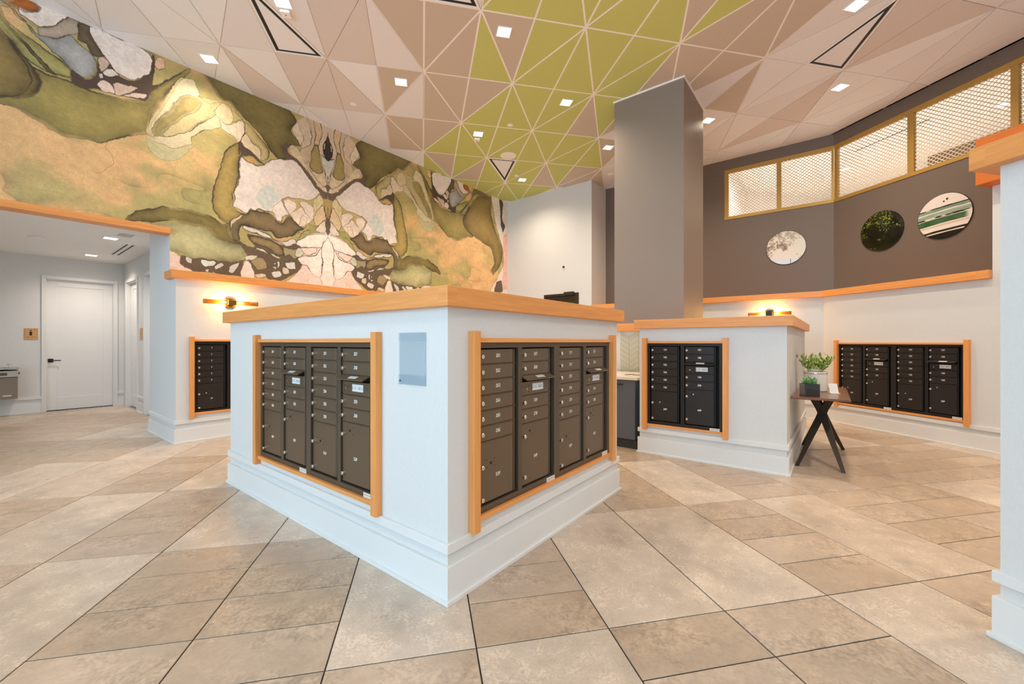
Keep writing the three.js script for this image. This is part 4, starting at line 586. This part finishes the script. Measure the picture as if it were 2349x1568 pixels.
roundPrint('round print of pale beige pebble-like blotches on the dark wall', [-0.775, 3.075, UZ], 0, (u, v) => {
  let c = [232, 222, 204]; const w = fbm(u * 4, v * 4, 3, 301); const [d, id] = cells(u * 13 + w * 2, v * 13 + w, 311), show = sstep(0.34, 0.54, fbm(u * 3.2 + 2, v * 3.2, 3, 321) + 0.2 * (id - 0.5)); c = mixc(c, [lerp(150, 205, id), lerp(132, 188, id), lerp(108, 158, id)], show * (1 - sstep(0.3, 0.5, d))); c = mixc(c, [84, 66, 48], 0.7 * show * sstep(0.5, 0.62, fbm(u * 9, v * 9, 3, 331)) * sstep(0.25, 0.5, d)); c = mixc(c, [214, 218, 200], 0.5 * sstep(0.5, 0.8, u * 0.6 + v * 0.5)); const low = sstep(0.17, 0.15, v + 0.06 * (u - 0.5)); c = mixc(c, [216, 224, 232], low); if (low > 0.5 && Math.abs(u - 0.62) < 0.01) c = [120, 120, 122]; return c; });
roundPrint('round print of dark green leafy foliage on black, middle of three', place(0.79, 0, [UC[0], 0, UC[1]]).map((q, i) => (i === 1 ? 3.07 : q)), -SEG, (u, v) => {
  let c = [10, 12, 6]; for (let k = 0; k < 3; k++) { const f = 11 + k * 6, [d, id] = cells(u * f + fbm(u * 6, v * 6, 2, 341 + k) * 1.5, v * f, 351 + k * 9), lit = sstep(0.40, 0.66, fbm(u * 3.5, v * 3.5, 3, 371) + 0.18 * (v - 0.4)) * (0.35 + 0.65 * id), leaf = 1 - sstep(0.16, 0.42, d + 0.25 * Math.abs(Math.sin(u * 60 + id * 20)) * d); c = mixc(c, [lerp(40, 150, id), lerp(54, 164, id), lerp(18, 62, id)], leaf * Math.min(1, lit * 1.9)); } return c; });
roundPrint('round print with green, white and black brushed stripes, rightmost of three', place(1.605, 0, [UC[0], 0, UC[1]]).map((q, i) => (i === 1 ? 3.067 : q)), -SEG, (u, v) => {
  const y = v - 0.05 * (u - 0.5) + 0.05 * (u - 0.55) ** 2 + 0.012 * (fbm(u * 7, v * 30, 3, 401) - 0.5), s = fbm(u * 5, v * 26, 4, 411), band = (a, b, e = 0.012) => sstep(a, a + e, y) * sstep(b, b - e, y); let c = [236, 226, 214];
  c = mixc(c, [90, 126, 104], band(0.64, 0.72) * (0.45 + 0.5 * s)); c = mixc(c, [30, 44, 34], band(0.70, 0.735) * sstep(0.3, 0.6, s + 0.2 * u)); c = mixc(c, [104, 138, 112], band(0.52, 0.625) * (0.35 + 0.5 * s)); c = mixc(c, [20, 30, 22], band(0.49, 0.535) * sstep(0.25, 0.5, s)); c = mixc(c, [38, 84, 44], band(0.35, 0.49) * (0.75 + 0.25 * s) * sstep(0.97, 0.84, u)); c = mixc(c, [206, 176, 140], band(0.285, 0.345, 0.03) * 0.8); c = mixc(c, [34, 24, 18], band(0.155, 0.21)); c = mixc(c, [16, 13, 12], sstep(0.14, 0.125, y)); for (const [a, b, r] of [[0.56, 0.87, 0.022], [0.50, 0.83, 0.017], [0.56, 0.84, 0.006], [0.36, 0.78, 0.005], [0.61, 0.83, 0.004]]) if (Math.hypot(u - a, v - b) < r) c = [24, 22, 20]; return c; });

// ---------------------------------------------------------------- glass door in the back wall, and the little camera above it
{
  const g = structGroup('door_4', [-5.74, 0, -8.64]), fr = [box(0, 0.06, 0, 2.46, -0.08, 0.012), box(0.91, 0.97, 0, 2.46, -0.08, 0.012), box(0.06, 0.91, 2.40, 2.46, -0.08, 0.012)], dark = std({ color: C('#46382c'), roughness: 0.4, metalness: 0.5 });
  mesh('door_frame', merge(fr), dark, g); mesh('door_stile', merge([box(0.065, 0.12, 0.01, 2.39, -0.05, -0.005), box(0.855, 0.905, 0.01, 2.39, -0.05, -0.005), box(0.12, 0.855, 2.30, 2.39, -0.05, -0.005), box(0.12, 0.855, 0.01, 0.2, -0.05, -0.005)]), dark, g);
  mesh('door_glass', box(0.12, 0.855, 0.2, 2.30, -0.03, -0.024), phys({ color: C('#e8ecdf'), roughness: 0.05, transmission: 1, thickness: 0, ior: 1.45 }), g);
  mesh('door_closer', merge([box(0.60, 0.86, 2.405, 2.485, 0.012, 0.07, 0.004), box(0.30, 0.7, 2.335, 2.35, 0.01, 0.03), box(0.10, 0.45, 2.40, 2.42, 0.012, 0.03)]), dark, g);
  struct('wall_vestibule', [box(-6.3, -4.42, 0, 3.0, -10.4, -10.3), box(-6.4, -6.3, 0, 3, -10.4, -8.76), box(-4.42, -4.32, 0, 3, -10.4, -9.5), box(-6.4, -4.5, 2.95, 3.05, -10.4, -8.7)], std({ color: C('#d9cba4'), roughness: 0.8 }));
  const o = thing('wall_camera', 'tiny black round camera on the white wall above the glass door', 'camera', [-5.179, 3.097, -8.64]); mesh('housing', cyl(0.02, 0.024, 0.03, 0, 0, 0.015, 'z', 20), black, o); mesh('lens', new THREE.SphereGeometry(0.013, 16, 10).translate(0, 0, 0.03), std({ color: C('#050505'), roughness: 0.1 }), o);
}
// ---------------------------------------------------------------- restroom corridor
struct('ceiling_corridor', box(-12, -7.0, 2.9, 3.0, -2.1, 3.4), white);
struct('wall_corridor_end', turned(slab(-3.4, 1.95, 0, 2.95, 0.14, [[0.776, 1.705, 0, 2.485]]), [-11.62, 0, 0], PI / 2), paint);
struct('wall_corridor_side', [slab(-11.7, -7.05, 0, 2.95, 0.14, [[-11.30, -10.38, 0, 2.485], [-9.80, -8.90, 0, 2.485]]).translate(0, 0, -1.85), box(-12, -6.95, 0, 2.95, 3.2, 3.34)], paint);
const doorPaint = std({ color: C('#e6e3df'), roughness: 0.45 });
function shakerDoor(n, pos, turn, w, hinge) {
  const g = structGroup('door_' + n, pos, turn), h = 2.485;
  mesh('door_casing', merge([box(-0.055, 0.004, 0, h + 0.055, -0.002, 0.022, 0.003), box(w - 0.004, w + 0.055, 0, h + 0.055, -0.002, 0.022, 0.003), box(0.004, w - 0.004, h - 0.004, h + 0.055, -0.002, 0.022, 0.003), box(0, 0.012, 0, h, -0.13, 0), box(w - 0.012, w, 0, h, -0.13, 0), box(0, w, h - 0.012, h, -0.13, 0)]), paintTrim, g);
  const d = mesh('door_leaf', merge([box(0.015, 0.15, 0.012, h - 0.015, -0.10, -0.062, 0.002), box(w - 0.15, w - 0.015, 0.012, h - 0.015, -0.10, -0.062, 0.002), box(0.15, w - 0.15, h - 0.13, h - 0.015, -0.10, -0.062, 0.002), box(0.15, w - 0.15, 0.012, 0.25, -0.10, -0.062, 0.002), box(0.148, w - 0.148, 0.248, h - 0.128, -0.095, -0.072)]), doorPaint, g);
  const x = hinge ? w - 0.065 : 0.065, s = hinge ? -1 : 1;
  mesh('door_handle', merge([box(x - 0.034, x + 0.034, 0.917, 0.985, -0.062, -0.05, 0.002), cyl(0.011, 0.011, 0.05, x, 0.951, -0.03, 'z', 14), box(Math.min(x, x + s * 0.13), Math.max(x, x + s * 0.13), 0.942, 0.96, -0.02, -0.006, 0.003)]), black, d);
  mesh('door_gap', box(0.012, w - 0.012, 0, 0.012, -0.10, -0.066), black, g);
}
shakerDoor(1, [-11.62, 0, -0.776], PI / 2, 0.929, false); shakerDoor(2, [-11.30, 0, -1.85], 0, 0.92, true); shakerDoor(3, [-9.80, 0, -1.85], 0, 0.90, true);
base('baseboard_corridor', [[-11.62, 3.2, PI / 2, 3.92], [-11.62, -1.76, PI / 2, 0.09], [-10.32, -1.85, 0, 0.46]]);
function signBoard(label, pos, turn, w, h, lines) {
  const o = thing('restroom_sign', label, 'sign', pos, turn), t = printed(256, Math.round(256 * h / w), lines);
  const m = std({ map: t, roughness: 0.5 }); mesh('board', box(-w / 2, w / 2, -h / 2, h / 2, 0.001, 0.010, 0.001), std({ color: C('#c99158'), roughness: 0.5 }), o); const g = new THREE.PlaneGeometry(w - 0.004, h - 0.004); g.translate(0, 0, 0.0108); mesh('face', g, m, o);
}
const woodFace = (x, w, h) => { x.fillStyle = '#cf9a62'; x.fillRect(0, 0, w, h); for (let i = 0; i < 40; i++) { x.fillStyle = i % 2 ? 'rgba(150,95,45,0.10)' : 'rgba(240,190,130,0.10)'; x.fillRect(0, (i * 37) % h, w, 3 + i % 4); } };
signBoard('square wooden restroom sign with a black standing figure', [-11.62, 1.449, -0.599], PI / 2, 0.165, 0.205, (x, w, h) => {
  woodFace(x, w, h); x.fillStyle = '#17181b'; x.beginPath(); x.arc(w * 0.46, h * 0.19, w * 0.065, 0, 7); x.fill(); x.beginPath(); x.roundRect(w * 0.36, h * 0.29, w * 0.20, h * 0.36, w * 0.06); x.fill(); x.fillStyle = '#d7c3a8'; x.fillRect(w * 0.40, h * 0.265, w * 0.12, h * 0.02);
  x.strokeStyle = '#3a2a1c'; x.lineWidth = 5; x.beginPath(); x.arc(w * 0.74, h * 0.13, w * 0.045, 0.2, 4.4); x.stroke(); x.beginPath(); x.moveTo(w * 0.735, h * 0.06); x.lineTo(w * 0.75, h * 0.11); x.lineTo(w * 0.81, h * 0.13); x.stroke(); x.fillStyle = '#3a2a1c'; x.font = 'bold 22px sans-serif'; x.textAlign = 'center'; x.fillText('MENS RESTROOM', w * 0.5, h * 0.83); });
signBoard('narrow-looking wooden restroom sign on the wall between two corridor doors', [-10.09, 1.455, -1.85], 0, 0.165, 0.205, (x, w, h) => { woodFace(x, w, h); x.fillStyle = '#5b4028'; x.beginPath(); x.arc(w * 0.5, h * 0.22, w * 0.06, 0, 7); x.fill(); x.beginPath(); x.moveTo(w * 0.5, h * 0.28); x.lineTo(w * 0.66, h * 0.6); x.lineTo(w * 0.34, h * 0.6); x.fill(); x.font = 'bold 22px sans-serif'; x.textAlign = 'center'; x.fillText('RESTROOM', w * 0.5, h * 0.83); });
{ // drinking fountain
  const o = thing('drinking_fountain', 'wall-mounted stainless steel drinking fountain at the far left', 'drinking fountain', [-11.62, 0.309, -0.43], PI / 2), steel = std({ color: C('#b9b4ac'), roughness: 0.28, metalness: 0.9 }), shell = std({ color: C('#8d8173'), roughness: 0.4, metalness: 0.5 });
  mesh('cabinet', box(-0.46, 0, 0, 0.375, 0, 0.27, 0.006), shell, o); mesh('apron', box(-0.47, 0.006, 0.38, 0.49, 0, 0.30, 0.006), steel, o);
  const basin = new THREE.Shape([[-0.48, 0], [0.012, 0], [0.012, 0.32], [-0.48, 0.32]].map(([a, b]) => new THREE.Vector2(a, b))), hole = new THREE.Path(); hole.absellipse(-0.25, 0.17, 0.17, 0.11, 0, 2 * PI, true); basin.holes.push(hole);
  const g = new THREE.ExtrudeGeometry(basin, { depth: 0.03, bevelEnabled: false, curveSegments: 24 }); g.rotateX(PI / 2); g.translate(0, 0.545, 0); mesh('top', g, steel, o);
  mesh('bowl', new THREE.LatheGeometry([[0, -0.05], [0.1, -0.045], [0.16, -0.01], [0.17, 0.0]].map(([a, b]) => new THREE.Vector2(a, b)), 28).scale(1, 1, 0.65).translate(-0.25, 0.535, 0.17), steel, o);
  mesh('bubbler', merge([cyl(0.012, 0.016, 0.05, -0.08, 0.57, 0.10, 'y', 14), cyl(0.009, 0.009, 0.05, -0.10, 0.60, 0.115, 'x', 12)]), chrome, o); mesh('push_bar', box(-0.33, -0.12, 0.41, 0.46, 0.298, 0.312, 0.004), std({ color: C('#55524e'), roughness: 0.4 }), o);
  mesh('side_button', cyl(0.016, 0.016, 0.02, 0.014, 0.44, 0.22, 'x', 16), black, o); mesh('badge', box(-0.17, -0.07, 0.045, 0.068, 0.268, 0.274, 0.003), std({ color: C('#d9d4cc'), roughness: 0.4 }), o); mesh('panel_seam', box(-0.46, 0, 0.373, 0.382, 0.01, 0.272), black, o);
}
{ const o = thing('return_air_grille', 'white slatted air grille on the corridor ceiling', 'air grille', [-8.41, 2.9, -1.36]); mesh('frame', merge([box(-0.17, 0.17, -0.006, 0.002, -0.11, -0.085), box(-0.17, 0.17, -0.006, 0.002, 0.085, 0.11), box(-0.17, -0.145, -0.006, 0.002, -0.085, 0.085), box(0.145, 0.17, -0.006, 0.002, -0.085, 0.085)]), white, o); for (let i = 0; i < 8; i++) mesh('slat', box(-0.145, 0.145, -0.005, 0.001, -0.080 + i * 0.021, -0.069 + i * 0.021), white, o); mesh('duct', box(-0.145, 0.145, -0.0008, 0.002, -0.085, 0.085), std({ color: C('#6b6560'), roughness: 0.9 }), o); }
{ const o = thing('slot_air_diffuser', 'twin black slot air diffuser on the corridor ceiling', 'air diffuser', [-9.8, 2.9, -1.55], 0); mesh('frame', box(-0.66, 0.66, -0.004, 0.002, -0.075, 0.075), white, o); for (const z of [-0.045, 0.03]) mesh('slot', box(-0.63, 0.63, -0.006, -0.002, z, z + 0.026), black, o); }

// ---------------------------------------------------------------- side table and what stands on it
const TY = 0.745;
{
  const o = thing('console_table', 'dark walnut console table on crossed tapered legs beside the smaller kiosk', 'table', [-0.14, 0, -5.80]);
  const top = std({ map: woodTex, color: C('#7a6252'), roughness: 0.24 }), leg = std({ color: C('#3a3129'), roughness: 0.5 });
  const s = new THREE.Shape([[-0.235, -0.70], [0.235, -0.66], [0.215, 0.70], [-0.225, 0.70]].map(([x, z]) => new THREE.Vector2(x, z))), g = new THREE.ExtrudeGeometry(s, { depth: 0.014, bevelEnabled: true, bevelSize: 0.006, bevelThickness: 0.005, bevelSegments: 2 }); g.rotateX(-PI / 2); g.translate(0, TY - 0.019, 0); mesh('tabletop', metric(g.index ? g.toNonIndexed() : g, 'z'), top, o);
  for (const [x, z] of [[-0.20, 0.49], [0.185, 0.50], [0.19, -0.65], [-0.21, -0.64]]) {          // each leg runs from its foot through the crossing to the far side of the top
    const A = V3(x, 0, z), M = V3(0, 0.50, -0.075), B = V3(-x * 0.45, TY - 0.022, -0.075 - (z + 0.075) * 0.45), P = [], sides = 4, rings = [[A, 0.020], [M.clone().lerp(A, 0.15), 0.044], [M, 0.052], [M.clone().lerp(B, 0.25), 0.046], [B, 0.046]];
    const ring = rings.map(([c, r]) => [[-1, -1], [1, -1], [1, 1], [-1, 1]].map(([a, b]) => [c.x + a * r * 0.8, c.y, c.z + b * r]));
    for (let i = 0; i + 1 < ring.length; i++) for (let k = 0; k < sides; k++) { const n = (k + 1) % sides, a = ring[i][k], b = ring[i][n], c = ring[i + 1][n], d = ring[i + 1][k]; P.push(...a, ...c, ...b, ...a, ...d, ...c); }
    for (const [q, f] of [[ring[0], 1], [ring[4], -1]]) P.push(...(f > 0 ? [q[0], q[1], q[2], q[0], q[2], q[3]] : [q[0], q[2], q[1], q[0], q[3], q[2]]).flat());
    const g2 = new THREE.BufferGeometry(); g2.setAttribute('position', new THREE.Float32BufferAttribute(P, 3)); g2.computeVertexNormals(); g2.setAttribute('uv', new THREE.Float32BufferAttribute(new Float32Array(P.length / 3 * 2), 2)); mesh('leg', g2, leg, o);
  }
}
function leafGeo(l, w, fold = 0.25, curl = 0.3) { const P = [], n = 4, at = (i, s) => { const t = i / n, half = w * Math.sin(PI * Math.min(1, 0.08 + t * 0.92)) * (1 - 0.25 * t); return [s * half, t * l - 0, -curl * l * t * t + Math.abs(s) * half * fold]; }; for (let i = 0; i < n; i++) for (const s of [-1, 1]) { const a = at(i, 0), b = at(i, s), c = at(i + 1, s), d = at(i + 1, 0); if (s > 0) P.push(...a, ...b, ...c, ...a, ...c, ...d); else P.push(...a, ...c, ...b, ...a, ...d, ...c); } const g = new THREE.BufferGeometry(); g.setAttribute('position', new THREE.Float32BufferAttribute(P, 3)); g.computeVertexNormals(); g.setAttribute('uv', new THREE.Float32BufferAttribute(new Float32Array(P.length / 3 * 2), 2)); return g; }
const leafMats = ['#7fa03c', '#95b04a', '#5f8530', '#b9bd6a'].map((h) => std({ color: C(h), roughness: 0.55, side: THREE.DoubleSide })), succMats = ['#7fae6c', '#93c07e', '#6b9c5c'].map((h) => std({ color: C(h), roughness: 0.5, side: THREE.DoubleSide }));
{ // black cube pot with a succulent
  const o = thing('potted_succulent', 'pale green succulent in a glossy black cube pot at the front of the table', 'plant', [-0.232, TY, -5.30], 0.42), gl = phys({ color: C('#0b0c10'), roughness: 0.06, clearcoat: 1 }), h = 0.125, w = 0.068;
  mesh('pot', merge([box(-w, w, 0, 0.012, -w, w, 0.003), box(-w, -w + 0.008, 0.006, h, -w, w, 0.003), box(w - 0.008, w, 0.006, h, -w, w, 0.003), box(-w + 0.006, w - 0.006, 0.006, h, -w, -w + 0.008, 0.003), box(-w + 0.006, w - 0.006, 0.006, h, w - 0.008, w, 0.003)]), gl, o);
  mesh('soil', box(-w + 0.008, w - 0.008, 0.09, 0.105, -w + 0.008, w - 0.008), std({ color: C('#3a2c20'), roughness: 1 }), o);
  const lg = leafGeo(0.06, 0.011, 0.15, -0.25);
  for (let c = 0; c < 7; c++) { const cx = c ? 0.043 * Math.cos(c * 1.05) : 0, cz = c ? 0.043 * Math.sin(c * 1.05) : 0; for (let i = 0; i < 13; i++) { const m = mesh('leaf', lg, succMats[(i + c) % 3], o), az = i * 2.4 + c, tilt = 0.15 + i * 0.085; m.position.set(cx, 0.105 + 0.035 * (1 - i / 13), cz); m.rotation.set(0, 0, 0); m.quaternion.setFromEuler(new THREE.Euler(tilt, az, 0, 'YXZ')); m.scale.setScalar(0.8 + 0.4 * rnd()); } }
}
{ // white cylinder pot with a leafy plant
  const o = thing('potted_leafy_plant', 'bushy green leafy plant in a white cylinder pot with silver rim band', 'plant', [-0.205, TY, -5.90]);
  mesh('pot', new THREE.LatheGeometry([[0, 0.0], [0.108, 0], [0.112, 0.006], [0.112, 0.215], [0.109, 0.22], [0.104, 0.215], [0.104, 0.19], [0, 0.19]].map(([a, b]) => new THREE.Vector2(a, b)), 48), std({ color: C('#ebe4da'), roughness: 0.35 }), o);
  mesh('silver_band', new THREE.LatheGeometry([[0.1125, 0.192], [0.1135, 0.194], [0.1135, 0.206], [0.1125, 0.208]].map(([a, b]) => new THREE.Vector2(a, b)), 48), chrome, o); mesh('soil', cyl(0.103, 0.103, 0.01, 0, 0.188, 0, 'y', 32), std({ color: C('#3a2c20'), roughness: 1 }), o);
  const lg = leafGeo(0.05, 0.014, 0.3, 0.3), stems = [];
  for (let s = 0; s < 22; s++) {
    const az = s * 2.39996, lean = 0.15 + 0.55 * Math.sqrt(s / 22), H = 0.14 + 0.07 * rnd(), base0 = V3(0.05 * Math.cos(az), 0.19, 0.05 * Math.sin(az)), tip = base0.clone().add(V3(Math.cos(az) * lean * H, H, Math.sin(az) * lean * H));
    stems.push(new THREE.TubeGeometry(new THREE.QuadraticBezierCurve3(base0, base0.clone().lerp(tip, 0.5).add(V3(0, 0.02, 0)), tip), 5, 0.0018, 5).toNonIndexed());
    for (let i = 0; i < 9; i++) { const t = 0.3 + 0.7 * i / 8, p = base0.clone().lerp(tip, t), m = mesh('leaf', lg, leafMats[(s < 12 ? i : i + 1) % 4], o); m.position.copy(p); m.quaternion.setFromEuler(new THREE.Euler(0.5 + 0.7 * rnd(), az + i * 2.2, 0, 'YXZ')); m.scale.setScalar(0.65 + 0.5 * rnd()); }
  }
  mesh('stems', merge(stems), leafMats[2], o);
}
{ const o = thing('card_stand', 'small white card standing on the table beside the pots', 'card', [-0.04, TY, -5.70], 0.5), w = std({ color: C('#eeeae4'), roughness: 0.5 }), g = box(-0.042, 0.042, 0, 0.105, -0.0015, 0.0015); g.rotateX(-0.32); g.translate(0, 0.004, 0.02); mesh('card', g, w, o); mesh('foot', box(-0.045, 0.045, 0, 0.006, -0.03, 0.045, 0.002), w, o); }

renderer.render(scene, camera);
